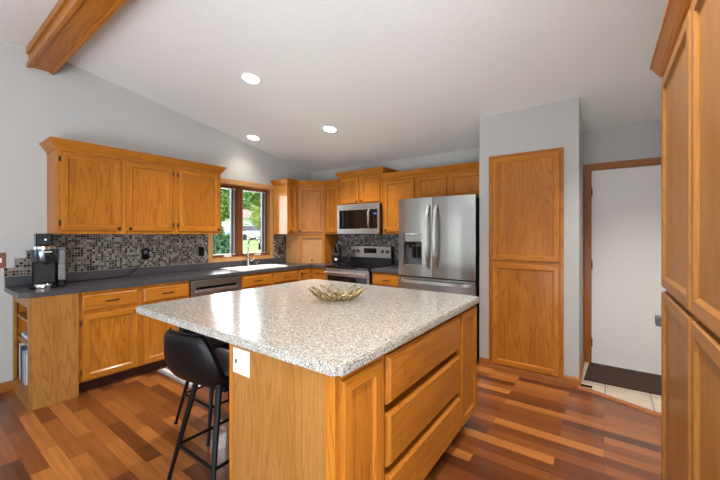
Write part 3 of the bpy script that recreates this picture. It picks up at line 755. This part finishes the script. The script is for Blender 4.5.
bmesh.ops.bevel(bm, geom=[e for e in bm.edges if abs(e.verts[0].co.z-e.verts[1].co.z) < .001 and e.is_boundary is False and len(e.link_faces) == 2 and abs(e.link_faces[0].normal.z-e.link_faces[1].normal.z) > .5], offset=.006, segments=2, affect='EDGES')
mb.bm(bm); o = mb.build('island_countertop', M['quartz'], org=(-1.57, 1.7, .875)); tag(o, 'pale speckled quartz worktop of the kitchen island', 'worktop')
# outlet plate on the end panel
def outlet(label, fr, u, v, w, h, mat, slots=True, wide=False, cat='outlet'):
    o = thing('outlet' if cat == 'outlet' else 'light_switch', label, cat, fr.p(u, v, 0))
    m = MB(); ringsurf(m, fr, u-w/2, u+w/2, v-h/2, v+h/2, [(0, .0005), (0, .003), (.004, .006)], fill=True); m.build('cover_plate', M[mat], o)
    return o
FE = Fr((0, IY0, 0), (1, 0, 0), (0, -1, 0))
o = outlet('white double cover plate with switch and outlet on the island end', FE, -1.306, .803, .118, .112, 'white_plastic')
for v in (.822, .786): fbox(MB(), FE, -1.290, -1.262, v-.012, v+.012, .005, .0075).build('socket', M['white_plastic'], o)
for v in (.822, .786):
    for u in (-1.282, -1.270): fbox(MB(), FE, u-.0015, u+.0015, v-.003, v+.006, .007, .0079).build('slot', M['black'], o)
m = fbox(MB(), FE, -1.337, -1.331, .796, .812, .005, .013); m.build('toggle', M['dark_grey'], o)
FWL = Fr((XL+.008, 0, 0), (0, 1, 0), (1, 0, 0)); FWL0 = Fr((XL, 0, 0), (0, 1, 0), (1, 0, 0))
o = outlet('black outlet with a cord plugged in, on the mosaic right of the coffee maker', FWL, 1.658, 1.148, .078, .118, 'black')
fbox(MB(), FWL, 1.64, 1.676, 1.15, 1.19, .005, .009).build('socket', M['grey_plastic'], o)
fbox(MB(), FWL, 1.643, 1.672, 1.112, 1.142, .005, .03).build('plug', M['black'], o)
o = outlet('black switch plate on the mosaic just left of the window', FWL, 2.316, 1.150, .078, .118, 'black', cat='switch'); fbox(MB(), FWL, 2.30, 2.332, 1.12, 1.18, .005, .009).build('rocker', M['black'], o)
o = outlet('dark brown switch plate on the mosaic right of the window', FWL, 3.61, 1.11, .072, .116, 'brown_plate', cat='switch'); fbox(MB(), FWL, 3.605, 3.615, 1.10, 1.12, .005, .014).build('toggle', M['brown_plate'], o)
o = outlet('reddish wooden switch plate on the grey wall at the left edge', FWL0, .511, 1.145, .094, .134, 'plate_wood', cat='switch'); fbox(MB(), FWL0, .497, .531, 1.125, 1.165, .005, .012).build('toggle', M['white_plastic'], o)

# ------------------------------------------------------------------ appliances
# refrigerator
fx0, fx1, fy = -2.000, -1.085, 3.53
t_ = thing('refrigerator', 'stainless steel french door refrigerator with ice dispenser beside the pantry wall', 'refrigerator', (-1.54, 3.9, 0))
MB().box(fx0+.004, fx1-.004, fy+.075, YB-.06, .02, 1.765, bev=.004).build('body', M['dark_side'], t_)
MB().box(fx0+.02, fx1-.02, fy+.05, fy+.075, .02, .09).build('base_grille', M['black'], t_)
cx = -1.563
def rounded_front(mb, x0, x1, y0, y1, z0, z1, bulge=.022, m=0, hole=None):
    # slightly bowed door front
    n = 10; f = lambda x: y0+bulge*(2*(x-x0)/(x1-x0)-1)**2*.6
    xs = [x0+(x1-x0)*k/n for k in range(n+1)]
    if hole: xs = sorted(set(xs+[hole[0], hole[1]]))
    zs = [z0, z1] if not hole else [z0, hole[2], hole[3], z1]
    for a, b in zip(xs[:-1], xs[1:]):
        for c, d_ in zip(zs[:-1], zs[1:]):
            if hole and a >= hole[0]-1e-6 and b <= hole[1]+1e-6 and c >= hole[2]-1e-6 and d_ <= hole[3]+1e-6: continue
            mb.face([(a, f(a), c), (b, f(b), c), (b, f(b), d_), (a, f(a), d_)], m, (0, 0, 1), True)
        for z in (z0, z1): mb.face([(a, f(a), z), (b, f(b), z), (b, y1, z), (a, y1, z)], m)
    for x in (x0, x1):
        mb.face([(x, f(x), z0), (x, y1, z0), (x, y1, z1), (x, f(x), z1)], m)
    mb.face([(x0, y1, z0), (x1, y1, z0), (x1, y1, z1), (x0, y1, z1)], m)
    return mb
hx0, hx1, hz0, hz1 = -1.925, -1.690, 1.000, 1.385
d_ = rounded_front(MB(), fx0, cx-.003, fy, fy+.07, .885, 1.790, hole=(hx0, hx1, hz0, hz1)).build('refrigerator_door', M['steel'], t_, recalc=False)
m = MB(); yb = fy+.062
for a, b, c, e in ((hx0, hx0, hz0, hz1), (hx1, hx1, hz0, hz1)): m.face([(a, fy-.001, c), (a, yb, c), (a, yb, e), (a, fy-.001, e)])
m.face([(hx0, fy, hz0), (hx1, fy, hz0), (hx1, yb, hz0), (hx0, yb, hz0)]); m.face([(hx0, fy, hz1), (hx1, fy, hz1), (hx1, yb, hz1), (hx0, yb, hz1)])
m.face([(hx0, yb, hz0), (hx1, yb, hz0), (hx1, yb, hz1), (hx0, yb, hz1)]); m.build('dispenser_recess', M['grey_plastic'], d_, recalc=False)
m = MB().box(hx0+.004, hx1-.004, fy+.006, fy+.055, hz1-.10, hz1-.004, bev=.004); m.build('dispenser_panel', M['steel'], d_)
m = MB().box(hx0+.03, hx1-.09, fy+.012, fy+.03, hz1-.135, hz1-.095).box(hx0+.06, hx0+.085, fy+.015, fy+.03, hz1-.17, hz1-.10); m.build('dispenser_nozzle', M['black'], d_)
for a in (hx0+.095, hx0+.155): MB().box(a, a+.040, fy+.03, fy+.055, hz0+.10, hz0+.23, bev=.004).build('dispenser_paddle', M['black'], d_)
MB().box(hx0+.006, hx1-.006, fy+.004, fy+.058, hz0+.002, hz0+.02, bev=.003).build('dispenser_tray', M['steel'], d_)
d2 = rounded_front(MB(), cx+.003, fx1, fy, fy+.07, .885, 1.790).build('refrigerator_door', M['steel'], t_, recalc=False)
d3 = rounded_front(MB(), fx0, fx1, fy, fy+.07, .095, .872, .010).build('freezer_drawer', M['steel'], t_, recalc=False)
MB().box(fx0+.01, fx1-.01, fy+.02, fy+.07, .873, .884).build('gasket', M['black'], t_)
def bow_handle(x, z0, z1, par, out=.055):
    m = MB(); pts = []
    for k in range(15):
        q = k/14; pts.append((x, fy-.006-out*(1-(2*q-1)**4)*.75-out*.25*math.sin(PI*q), z0+(z1-z0)*q))
    # flat wide strap
    rows = []
    for p in pts: rows.append([(p[0]-.017, p[1]+.006, p[2]), (p[0]-.014, p[1]-.003, p[2]), (p[0]+.014, p[1]-.003, p[2]), (p[0]+.017, p[1]+.006, p[2]), (p[0], p[1]+.010, p[2])])
    m.grid(rows, closed=True); m.face(rows[0]); m.face(rows[-1])
    return m.build('handle', M['steel_bright'], par)
bow_handle(cx-.048, .985, 1.700, d_); bow_handle(cx+.048, .985, 1.700, d2)
m = MB(); rows = []
for k in range(15):
    q = k/14; x = fx0+.04+(fx1-fx0-.08)*q; y = fy-.004-.055*(1-(2*q-1)**6)
    rows.append([(x, y+.006, .812), (x, y-.003, .815), (x, y-.003, .843), (x, y+.006, .846), (x, y+.010, .829)])
m.grid(rows, closed=True); m.face(rows[0]); m.face(rows[-1]); m.build('handle', M['steel_bright'], d3)
for x in (fx0+.05, fx1-.05): MB().box(x-.035, x+.035, fy+.02, fy+.13, 1.766, 1.786, bev=.004).build('hinge_cover', M['dark_side'], t_)

# microwave
my = 3.92
t_ = thing('microwave', 'stainless over-the-range microwave hanging under the raised cabinet', 'microwave', (-2.9, 4.1, UZ0))
mz0, mz1 = 1.378, 1.813
MB().box(MX0+.002, MX1-.002, my+.03, YB-.01, mz0, mz1, bev=.003).build('body', M['dark_side'], t_)
m = MB(); fmy = my+.03
m.box(MX0+.002, MX1-.002, my, fmy, mz1-.085, mz1, bev=.003); m.box(MX0+.002, MX1-.002, my, fmy, mz0, mz0+.075, bev=.003)
m.box(MX0+.002, MX0+.045, my, fmy, mz0+.075, mz1-.085); m.box(MX1-.03, MX1-.002, my, fmy, mz0+.075, mz1-.085)
m.build('front_frame', M['steel_flat'], t_)
MB().box(MX0+.045, -2.70, my+.004, fmy, mz0+.075, mz1-.085).build('door_window', M['black_glass'], t_)
cp = MB().box(-2.70, MX1-.03, my+.002, fmy, mz0+.075, mz1-.085).build('control_panel', M['black_glass'], t_)
MB().box(-2.615, -2.565, my+.0008, my+.003, mz1-.16, mz1-.135).build('display', M['display'], cp)
m = MB(); rows = []
for k in range(13):
    q = k/12; z = mz0+.085+.265*q; y = my-.004-.05*(1-(2*q-1)**4); x = -2.69+.02*(1-(2*q-1)**2)
    rows.append([(x-.014, y+.005, z), (x-.011, y-.003, z), (x+.011, y-.003, z), (x+.014, y+.005, z), (x, y+.01, z)])
m.grid(rows, closed=True); m.face(rows[0]); m.face(rows[-1]); m.build('handle', M['steel_bright'], t_)
MB().box(MX0+.03, MX1-.03, my+.06, YB-.06, mz0-.004, mz0+.002).build('bottom_vent', M['black'], t_)

# range
rx0, rx1, ry = -3.268, -2.512, 3.655
t_ = thing('range', 'stainless electric range with black glass cooktop below the microwave', 'stove', (-2.89, 4.0, 0))
MB().box(rx0, rx1, ry+.03, YB-.05, .02, .895, bev=.003).build('body', M['dark_side'], t_)
ct = MB().box(rx0-.002, rx1+.002, ry-.012, YB-.10, .896, .922, bev=.006).build('cooktop', M['black_glass'], t_)
for bx, by, br in ((-3.08, 3.84, .10), (-2.70, 3.84, .085), (-3.08, 4.10, .075), (-2.70, 4.10, .10)):
    m = MB(); rows = [[(bx+r*math.cos(2*PI*k/32), by+r*math.sin(2*PI*k/32), .9225) for k in range(32)] for r in (br, br-.004)]
    m.grid(rows, closed=True); m.build('burner_ring', M['grey_plastic'], ct)
od = MB().box(rx0+.004, rx1-.004, ry, ry+.03, .215, .89, bev=.004).build('oven_door', M['steel_flat'], t_)
MB().box(rx0+.035, rx1-.035, ry-.003, ry+.004, .30, .785, bev=.002).build('oven_window', M['black_glass'], od)
m = MB()
for x in (rx0+.06, rx1-.06): m.tube([(x, ry, .835), (x, ry-.045, .835)], .009, 8)
m.tube([(rx0+.02, ry-.047, .835), (rx1-.02, ry-.047, .835)], .015, 10); m.build('handle', M['steel_bright'], od)
MB().box(rx0+.004, rx1-.004, ry+.004, ry+.03, .03, .205, bev=.004).build('warming_drawer', M['steel'], t_)
by_ = 4.245
bg_ = MB().box(rx0, rx1, by_, YB-.045, .90, 1.200, bev=.006).build('backguard', M['dark_side'], t_)
MB().box(rx0+.006, rx1-.012, by_-.006, by_+.004, 1.020, 1.192, bev=.003).build('control_fascia', M['steel_flat'], bg_)
MB().box(-3.005, -2.775, by_-.009, by_-.004, 1.085, 1.160, bev=.002).build('control_display', M['black_glass'], bg_)
for x in (-3.195, -3.115, -2.665, -2.580):
    MB().lathe((x, by_-.005, 1.115), [(.026, 0), (.026, -.004), (.020, -.008), (.019, -.026), (.015, -.029), (.002, -.030)], 18, axis='y').build('knob', M['dark_grey'], bg_)

# dishwasher
dy0, dy1 = 1.856, 2.478
t_ = thing('dishwasher', 'stainless dishwasher with pocket handle under the counter', 'dishwasher', (-3.9, 2.167, 0))
MB().box(XL+.03, FX-.005, dy0+.004, dy1-.004, .10, .868).build('body', M['dark_side'], t_)
m = MB(); xa, xb_ = FX-.005, FX+.024
m.box(xa, xb_, dy0+.004, dy1-.004, .115, .735, bev=.003); m.box(xa, xb_, dy0+.004, dy1-.004, .790, .862, bev=.003)
m.box(xa, xb_, dy0+.004, dy0+.06, .735, .790); m.box(xa, xb_, dy1-.06, dy1-.004, .735, .790)
dd_ = m.build('door', M['steel_flat'], t_)
m = MB().box(xa, xa+.006, dy0+.06, dy1-.06, .735, .790); m.build('handle_recess', M['black'], dd_)
m = MB().box(xb_-.012, xb_+.006, dy0+.055, dy1-.055, .728, .760, bev=.004); m.build('handle_lip', M['steel_bright'], dd_)
MB().box(XL+.03, FX-.06, dy0+.004, dy1-.004, .0, .10).build('toe_kick', M['black'], t_)

# sink and faucet
t_ = thing('sink', 'white drop-in sink set in the dark counter under the window', 'sink', ((SX0+SX1)/2, (SY0+SY1)/2, .914))
m = MB(); a, b, c, d_ = SX0-.025, SX1+.025, SY0-.03, SY1+.03
def ring(i, z): return [(a+i, c+i, z), (b-i, c+i, z), (b-i, d_-i, z), (a+i, d_-i, z)]
rows = [ring(0, .9145), ring(.002, .924), ring(.010, .927), ring(.030, .925), ring(.040, .915), ring(.055, .76), ring(.075, .745)]
m.grid(rows, closed=True, sm=False); m.face(rows[-1]); m.build('basin', M['white_sink'], t_)
MB().lathe(((SX0+SX1)/2, (SY0+SY1)/2, .7455), [(.04, 0), (.042, .003), (.030, .004), (.028, .001), (.002, .001)], 18).build('drain', M['chrome'], t_)
fxp, fyp = -4.155, 2.975
t_ = thing('faucet', 'brushed nickel gooseneck faucet with black spray tip behind the sink', 'faucet', (fxp, fyp, .914))
MB().lathe((fxp, fyp, .9145), [(.030, 0), (.030, .006), (.025, .012), (.022, .10), (.020, .115), (.015, .125)], 18).build('base', M['nickel'], t_)
pts = [(fxp, fyp, 1.03), (fxp, fyp, 1.20)]; R_ = .10
for k in range(1, 12):
    q = PI*k/11*.94; pts.append((fxp+R_*(1-math.cos(q)), fyp+.02*(1-math.cos(q)), 1.22+R_*math.sin(q)))
MB().tube(pts, .0145, 12).build('spout', M['nickel'], t_)
e = V3(pts[-1]); MB().tube([e+V3((0, 0, .004)), e+V3((.006, 0, -.05)), e+V3((.008, 0, -.085))], [.0135, .016, .018], 12).build('spray_head', M['black'], t_)
MB().tube([(fxp+.0, fyp+.02, .985), (fxp+.012, fyp+.06, .995), (fxp+.02, fyp+.10, 1.035)], [.009, .008, .006], 8).build('lever', M['nickel'], t_)
o = MB().lathe((-4.165, 3.12, .9145), [(.018, 0), (.018, .006), (.011, .012), (.010, .055), (.006, .06)], 14).tube([(-4.165, 3.12, .97), (-4.12, 3.12, .978), (-4.105, 3.12, .965)], .005, 8).build('soap_dispenser', M['nickel'], org=(-4.165, 3.12, .914)); tag(o, 'small nickel soap pump on the counter right of the faucet', 'soap dispenser')

# ------------------------------------------------------------------ counter things
# coffee maker, facing the camera side
cmx, cmy = -3.935, .752
t_ = thing('coffee_maker', 'black and chrome single-serve coffee maker at the left end of the counter', 'coffee maker', (cmx, cmy, .9145)); t_.rotation_euler = (0, 0, math.radians(-16)); t_['_org'] = (0, 0, 0)
z0 = .0
def rbox(x0, x1, y0, y1, z0, z1, bev): return MB().box(x0, x1, y0, y1, z0, z1, bev=bev)
# local: +x is the front
rbox(-.13, .0, -.085, .085, 0, .340, .02).build('body', M['black'], t_)
MB().lathe((.035, 0, .21), [(.030, -.014), (.034, 0), (.060, .003), (.082, .012), (.086, .02), (.086, .118)], 32).build('brew_head', M['smoke_metal'], t_)
MB().box(-.12, .035, -.085, .085, .222, .329, bev=.004).build('head_housing', M['black'], t_)
MB().lathe((.035, 0, .3285), [(.088, 0), (.091, .003), (.091, .022), (.085, .027), (.002, .029)], 32).box(-.125, .035, -.09, .09, .3287, .3535, bev=.006).build('top_band', M['chrome'], t_)
MB().prism([(.0625, .305), (.1205, .305), (.1205, .311), (.0625, .311)], 1, -.02, .055).build('badge', M['white_plastic'], t_)
rbox(-.12, .115, -.088, .088, 0, .025, .01).build('base', M['black'], t_)
MB().lathe((.075, 0, .0), [(.058, 0), (.060, .004), (.060, .030), (.056, .036), (.002, .036)], 24).build('drip_tray', M['chrome'], t_)
tk = rbox(-.11, .03, .088, .135, .05, .325, .012).build('water_tank', M['tank'], t_)
rbox(-.112, .032, .086, .137, .3255, .342, .006).build('tank_lid', M['grey_plastic'], tk)
rbox(-.112, .06, .0885, .137, 0, .0495, .008).build('tank_base', M['black'], t_)
bx_ = thing('black_box', 'small black box with a white dot on top of the coffee maker', 'box', (cmx-.01, cmy, .9145+.3585)); bx_.rotation_euler = (0, 0, math.radians(-16)); bx_['_org'] = (0, 0, 0)
rbox(-.055, .03, -.050, .050, 0, .105, .006).build('case', M['black'], bx_)
rbox(-.054, .031, -.058, -.0505, 0, .105, .002).build('trim_edge', M['grey_plastic'], bx_)
MB().lathe((.0302, .01, .052), [(.008, 0), (.008, .0015), (.002, .0018)], 12, axis='x').build('dot', M['white_plastic'], bx_)
pts = []
cp_ = [(XL+.038, 1.657, 1.127), (XL+.05, 1.62, 1.06), (XL+.055, 1.50, .95), (XL+.07, 1.40, .9185), (XL+.09, 1.25, .9185), (XL+.10, 1.10, .9185), (XL+.14, .98, .9185), (XL+.16, .90, .9185)]
for k in range(len(cp_)-1):
    p0, p1, p2, p3 = [V3(cp_[min(max(k+j, 0), len(cp_)-1)]) for j in (-1, 0, 1, 2)]
    for q in range(6):
        u = q/6; pp = .5*((2*p1)+(p2-p0)*u+(2*p0-5*p1+4*p2-p3)*u*u+(3*p1-p0-3*p2+p3)*u**3); pp.z = max(pp.z, .9185); pts.append(pp)
o = MB().tube(pts, .0045, 6).build('power_cord', M['black'], org=(XL+.1, 1.2, .9145)); tag(o, 'black power cord running from the mosaic outlet to the coffee maker', 'cord')
# knife block
t_ = thing('knife_block', 'black knife block with steel handles left of the range', 'knife block', (-3.42, 4.08, .9145)); t_.rotation_euler = (0, 0, math.radians(-60)); t_['_org'] = (0, 0, 0)
MB().prism([(-.09, 0), (.07, 0), (.07, .13), (.045, .17), (-.09, .235)], 1, -.055, .055).build('block', M['black'], t_)
for i, (a, b) in enumerate(((-.035, .055), (0, .06), (.035, .05), (-.03, -.01), (.012, -.005), (.04, -.06), (-.01, -.06))):
    sl = V3((.43, 0, .9)).normalized(); s0 = V3((-.02+b, a, .195-.42*(b-.0)))
    MB().tube([s0-sl*.02, s0+sl*.05, s0+sl*.095], [.007, .010, .009], 8).build('knife', M['steel_bright'] if i % 2 == 0 else M['black'], t_)
fbox(MB(), Fr((.07, 0, 0), (0, 1, 0), (1, 0, 0)), -.02, .02, .05, .085, -.001, .002).build('badge', M['white_plastic'], t_)
o = MB().lathe((-2.10, 3.93, .9145), [(.03, 0), (.033, .006), (.033, .08), (.026, .09), (.026, .10), (.002, .102)], 18).build('white_jar', M['white_plastic'], org=(-2.10, 3.93, .9145)); tag(o, 'small white jar on the counter against the refrigerator side', 'jar')

# gold wire leaf bowl
bc = V3((-1.495, 1.79, .916))
t_ = thing('wire_bowl', 'gold wire bowl of leaf shaped loops on the island', 'bowl', bc)
def leaf_pts(r0, z0, r1, z1, wd, lift):
    P = []
    for s in (1, -1):
        for k in range(9):
            q = k/8 if s == 1 else 1-k/8
            if s == -1 and k in (0, 8): continue
            w_ = wd*math.sin(PI*q**.8)*s
            P.append((r0+(r1-r0)*q, w_, z0+(z1-z0)*q**1.3+lift*math.sin(PI*q)))
    return P
def leaf_mb(a, spec):
    ca, sa = math.cos(a), math.sin(a); P = [bc+V3((x*ca-y*sa, x*sa+y*ca, z)) for x, y, z in leaf_pts(*spec)]
    m = MB().tube(P, .0034, 6, closed=True)
    x0, z0_, x1, z1_ = spec[0], spec[1], spec[2], spec[3]
    mid_ = [bc+V3((x*ca, x*sa, z)) for x, z in ((x0, z0_), ((x0+x1)/2, z0_+(z1_-z0_)*.4+spec[5]), (x1, z1_))]
    return m.tube(mid_, .0026, 5)
for n_, spec, off in ((8, (.045, .004, .120, .016, .030, -.002), 0), (10, (.085, .010, .165, .045, .036, .0), .2), (13, (.120, .020, .198, .085, .036, .004), .05)):
    for k in range(n_): leaf_mb(2*PI*k/n_+off, spec).build('wire_leaf', M['gold'], t_)
MB().tube([bc+V3((.05*math.cos(2*PI*k/20), .05*math.sin(2*PI*k/20), .003)) for k in range(20)], .003, 6, closed=True).build('base_ring', M['gold'], t_)

# ------------------------------------------------------------------ bar stools
def make_stool(label, loc, rz, leg_rot=0, leg_off=(0, 0)):
    t_ = thing('bar_stool', label, 'stool', loc, 'bar stools at the island'); t_.rotation_euler = (0, 0, rz); t_['_org'] = (0, 0, 0)
    # shell, local +y is forward
    prof = [(.205, .590), (.17, .600), (.10, .590), (.02, .576), (-.06, .566), (-.12, .568), (-.165, .590), (-.192, .640), (-.208, .710), (-.219, .785), (-.229, .850)]
    wid = [.198, .210, .220, .224, .222, .214, .207, .205, .197, .170, .128]
    arm = [0, .01, .02, .028, .035, .04, .04, .035, .03, .02, .01]           # side lift
    fwd = [0, 0, 0, 0, .0, .015, .035, .045, .045, .038, .03]                 # sides wrap forward
    rows = []
    for (y, z), w_, a_, f_ in zip(prof, wid, arm, fwd):
        row = []
        for k in range(13):
            s_ = -1+2*k/12; e_ = abs(s_)**2.6
            tilt = min(1, max(0, (z-.6)/.1)) if y < 0 else 0
            row.append(V3((w_*math.sin(s_*PI/2*.92)/math.sin(PI/2*.92), y+f_*abs(s_)**2, z+a_*e_*(1-.75*tilt) if True else z)))
        rows.append(row)
    sh = MB().grid(rows).build('seat_shell', M['leather'], t_, org=(0, 0, 0), recalc=False)
    so = sh.modifiers.new('thick', 'SOLIDIFY'); so.thickness = .05; so.offset = 0; so.use_rim = True
    sb = sh.modifiers.new('smooth', 'SUBSURF'); sb.levels = 1; sb.render_levels = 2
    for p in sh.data.polygons: p.use_smooth = True
    pi = MB()
    rim = [rows[k][0] for k in range(len(rows))]+[rows[-1][k] for k in range(1, 12)]+[rows[k][12] for k in range(len(rows)-1, -1, -1)]
    pi.tube([p+V3((0, 0, .002)) for p in rim], .006, 6).build('piping', M['leather'], sh, org=(0, 0, 0))
    MB().box(-.10+leg_off[0]*.7, .10+leg_off[0]*.7, -.10, .10, .522, .552, bev=.004).build('seat_bracket', M['black_metal'], t_, org=(0, 0, 0))
    zb = .215
    lr = Matrix.Rotation(leg_rot, 3, 'Z')
    ft = lambda sx, sy, z: lr @ V3((sx*(.105+(.58-z)*.19)+leg_off[0], sy*(.105+(.58-z)*.19)+leg_off[1], z))
    for sx in (-1, 1):
        for sy in (-1, 1):
            l_ = MB().tube([ft(sx, sy, .59), ft(sx, sy, .3), ft(sx, sy, .012)], [.0165, .014, .010], 10).build('leg', M['black_metal'], t_, org=(0, 0, 0))
            MB().tube([ft(sx, sy, .0005), ft(sx, sy, .014)], [.013, .012], 10).build('foot_cap', M['black'], l_, org=(0, 0, 0))
    for a, b in (((-1, -1), (1, -1)), ((1, -1), (1, 1)), ((1, 1), (-1, 1)), ((-1, 1), (-1, -1))):
        MB().tube([ft(*a, zb), ft(*b, zb)], .0085, 8).build('footrest_bar', M['black_metal'], t_, org=(0, 0, 0))
    return t_
make_stool('black leather bucket bar stool nearest the camera, seen from behind, beside the island end', (-1.832, 1.10, 0), math.radians(9), math.radians(-9), (.11, -.015))
make_stool('black leather bucket bar stool tucked farther under the island, behind the nearer stool', (-2.295, 1.40, 0), math.radians(-90))

# ------------------------------------------------------------------ rugs, doorstop
o = MB().box(-3.63, -2.93, 1.53, 3.15, .0005, .009, bev=.003).build('striped_rug', M['rug'], org=(-3.3, 2.3, 0)); tag(o, 'grey and white striped rug on the floor along the sink cabinets', 'rug')
o = MB().prism([(-.155, 3.78), (.52, 3.80), (.55, 4.315), (-.125, 4.315)], 2, .0065, .016).build('door_mat', M['mat'], org=(.2, 4.05, .0065)); tag(o, 'dark brown door mat on the tile in front of the white door', 'mat')
o = MB().box(-.172, -.085, 3.618, 3.634, .0065, .022, bev=.004).build('door_stop', M['black'], org=(-.13, 3.625, .0065)); tag(o, 'small black bar on the tile at the corner of the pantry wall', 'door stop')

# ------------------------------------------------------------------ outdoors
F_ = V3((-math.sin(math.radians(36)), math.cos(math.radians(36)), 0)); R2 = V3((math.cos(math.radians(36)), math.sin(math.radians(36)), 0))
def gz(p): return .50+.0125*max(0, -p[0]-4)
def out(px, d): p = (F_+R2*((px-360)/336))*d; return V3((p.x, p.y, gz(p)))
mb = MB().face([(-4.5, -30, .5), (-90, -30, gz((-90, 0))), (-90, 110, gz((-90, 0))), (-4.5, 110, .5)])
o = mb.build('lawn', M['lawn']); tag(o, 'green lawn outside the window', 'lawn'); o['kind'] = 'structure'
mb = MB().face([(-29, -30, gz((-29, 0))+.02), (-33.5, -30, gz((-33.5, 0))+.02), (-33.5, 90, gz((-33.5, 0))+.02), (-29, 90, gz((-29, 0))+.02)])
o = mb.build('street', M['asphalt']); o['kind'] = 'structure'
def tree(label, base, h, r, n, mat, trunk=.12, z0f=.25, leaf=.22, seed=1, cone=False, name='tree', grp='trees outside the window'):
    rnd = random.Random(seed); t_ = thing(name, label, 'tree' if name == 'tree' else 'shrub', base, grp)
    if trunk: MB().tube([base, base+V3((.05, .02, h*.4)), base+V3((0, .05, h*.75))], [trunk, trunk*.8, trunk*.3], 8).build('trunk', M['bark'], t_)
    m = MB()
    for k in range(n):
        q = rnd.random(); th = rnd.uniform(0, 2*PI); zz = z0f+(1-z0f)*q
        rr = r*((1-q)*.95+.05 if cone else math.sqrt(max(.02, 1-(2*q-1)**2)))*math.sqrt(rnd.uniform(.15, 1))
        lump = .75+.5*noise.noise(V3((math.cos(th)*2, math.sin(th)*2, q*4+seed)))
        c = base+V3((rr*lump*math.cos(th), rr*lump*math.sin(th), zz*h))
        a = V3((rnd.gauss(0, 1), rnd.gauss(0, 1), rnd.gauss(0, 1))).normalized(); b = a.cross(V3((rnd.gauss(0, 1), rnd.gauss(0, 1), rnd.gauss(0, 1)))).normalized()
        s_ = leaf*rnd.uniform(.6, 1.3)
        m.face([c-a*s_, c+b*s_*.45, c+a*s_, c-b*s_*.45])
    m.build('foliage', M[mat], t_, recalc=False)
    return t_
tree('leafy green tree at the left of the window view, its crown at the top', out(219, 19), 4.9, 1.8, 2300, 'leaf', .14, .32, .20, 3)
tree('broad green tree filling the top of the right window pane', out(262, 25), 5.8, 2.4, 2600, 'leaf', .16, .50, .24, 5)
tree('yellow green young tree by the house across the street', out(259, 45), 4.6, 1.5, 900, 'leaf_yellow', .12, .25, .24, 8)
tree('dense green tree beyond the right window edge', out(284, 38), 8.0, 3.2, 2600, 'leaf', .25, .15, .32, 9)
tree('tall green tree beyond the left window edge', out(196, 34), 7.5, 3.2, 2600, 'leaf', .25, .15, .32, 12)
tree('far green tree behind the house across the street', out(238, 76), 12.0, 7.0, 3200, 'leaf', .3, .25, .5, 14)
tree('grey green conifer shrub close to the left window pane', out(216, 11.5), 1.35, .75, 1500, 'leaf_dark', .05, .02, .10, 21, True, 'shrub', 'shrubs outside the window')
tree('light green shrub low on the lawn beside the conifer', out(229, 14), .75, .55, 700, 'leaf', 0, .0, .08, 22, False, 'shrub', 'shrubs outside the window')
tree('round yellow green bush in front of the far house', out(246, 50), 1.9, 1.5, 700, 'leaf_yellow', 0, .0, .2, 23, False, 'shrub', 'shrubs outside the window')
hb = out(246, 58)
hs = thing('house', 'white house with a low brown roof across the street', 'house', hb); hs.rotation_euler = (0, 0, math.radians(60)); hs['_org'] = (0, 0, 0)
MB().box(-9, 9, -3.5, 3.5, 0, 2.9).build('wall', M['siding'], hs)
MB().prism([(-4.3, 2.9), (0, 4.6), (4.3, 2.9)], 0, -9.6, 9.6).build('roof', M['roof'], hs)
for x in (-6, -2.2, 2.2): MB().box(x, x+1.4, -3.56, -3.48, 1.0, 2.2).build('window', M['black_glass'], hs)
MB().box(4.6, 8.0, -3.56, -3.48, 0, 2.2).build('garage_door', M['white_plastic'], hs)
cb = out(248, 34)
ca = thing('car', 'pale blue car parked on the street outside the window', 'car', cb); ca.rotation_euler = (0, 0, math.radians(100)); ca['_org'] = (0, 0, 0)
sec = [(-2.1, .35, .62, .70), (-1.95, .30, .80, .80), (-1.2, .28, .88, .85), (-.9, .28, .92, .86), (.3, .28, .92, .86), (1.0, .28, .90, .86), (1.9, .28, .80, .82), (2.15, .35, .62, .72)]
rows = [[(x, -w_, z0_), (x, -w_*1.02, (z0_+z1_)/2), (x, -w_*.92, z1_), (x, w_*.92, z1_), (x, w_*1.02, (z0_+z1_)/2), (x, w_, z0_)] for x, z0_, z1_, w_ in sec]
m = MB().grid(rows, closed=True); m.face(rows[0]); m.face(rows[-1]); m.build('car_body', M['car_paint'], ca)
cab = [[(-1.65, -.74, .86), (-1.65, .74, .86), (1.05, .74, .90), (1.05, -.74, .90)], [(-1.2, -.62, 1.40), (-1.2, .62, 1.40), (.25, .62, 1.44), (.25, -.62, 1.44)]]
m = MB().grid(cab, closed=True, sm=False); m.build('car_windows', M['black_glass'], ca)
MB().box(-1.22, .27, -.63, .63, 1.39, 1.46, bev=.03).build('car_roof', M['car_paint'], ca)
for x in (-1.3, 1.35):
    for y in (-.78, .78): MB().lathe((x, y, .31), [(.02, -.1), (.30, -.1), (.31, -.05), (.31, .05), (.30, .1), (.02, .1)], 20, axis='y').build('wheel', M['rubber'], ca)
for y in (-.55, .55): MB().box(2.08, 2.17, y-.16, y+.16, .55, .68, bev=.02).build('headlight', M['white_plastic'], ca)

for o in S.objects:
    if '_org' in o: del o['_org']
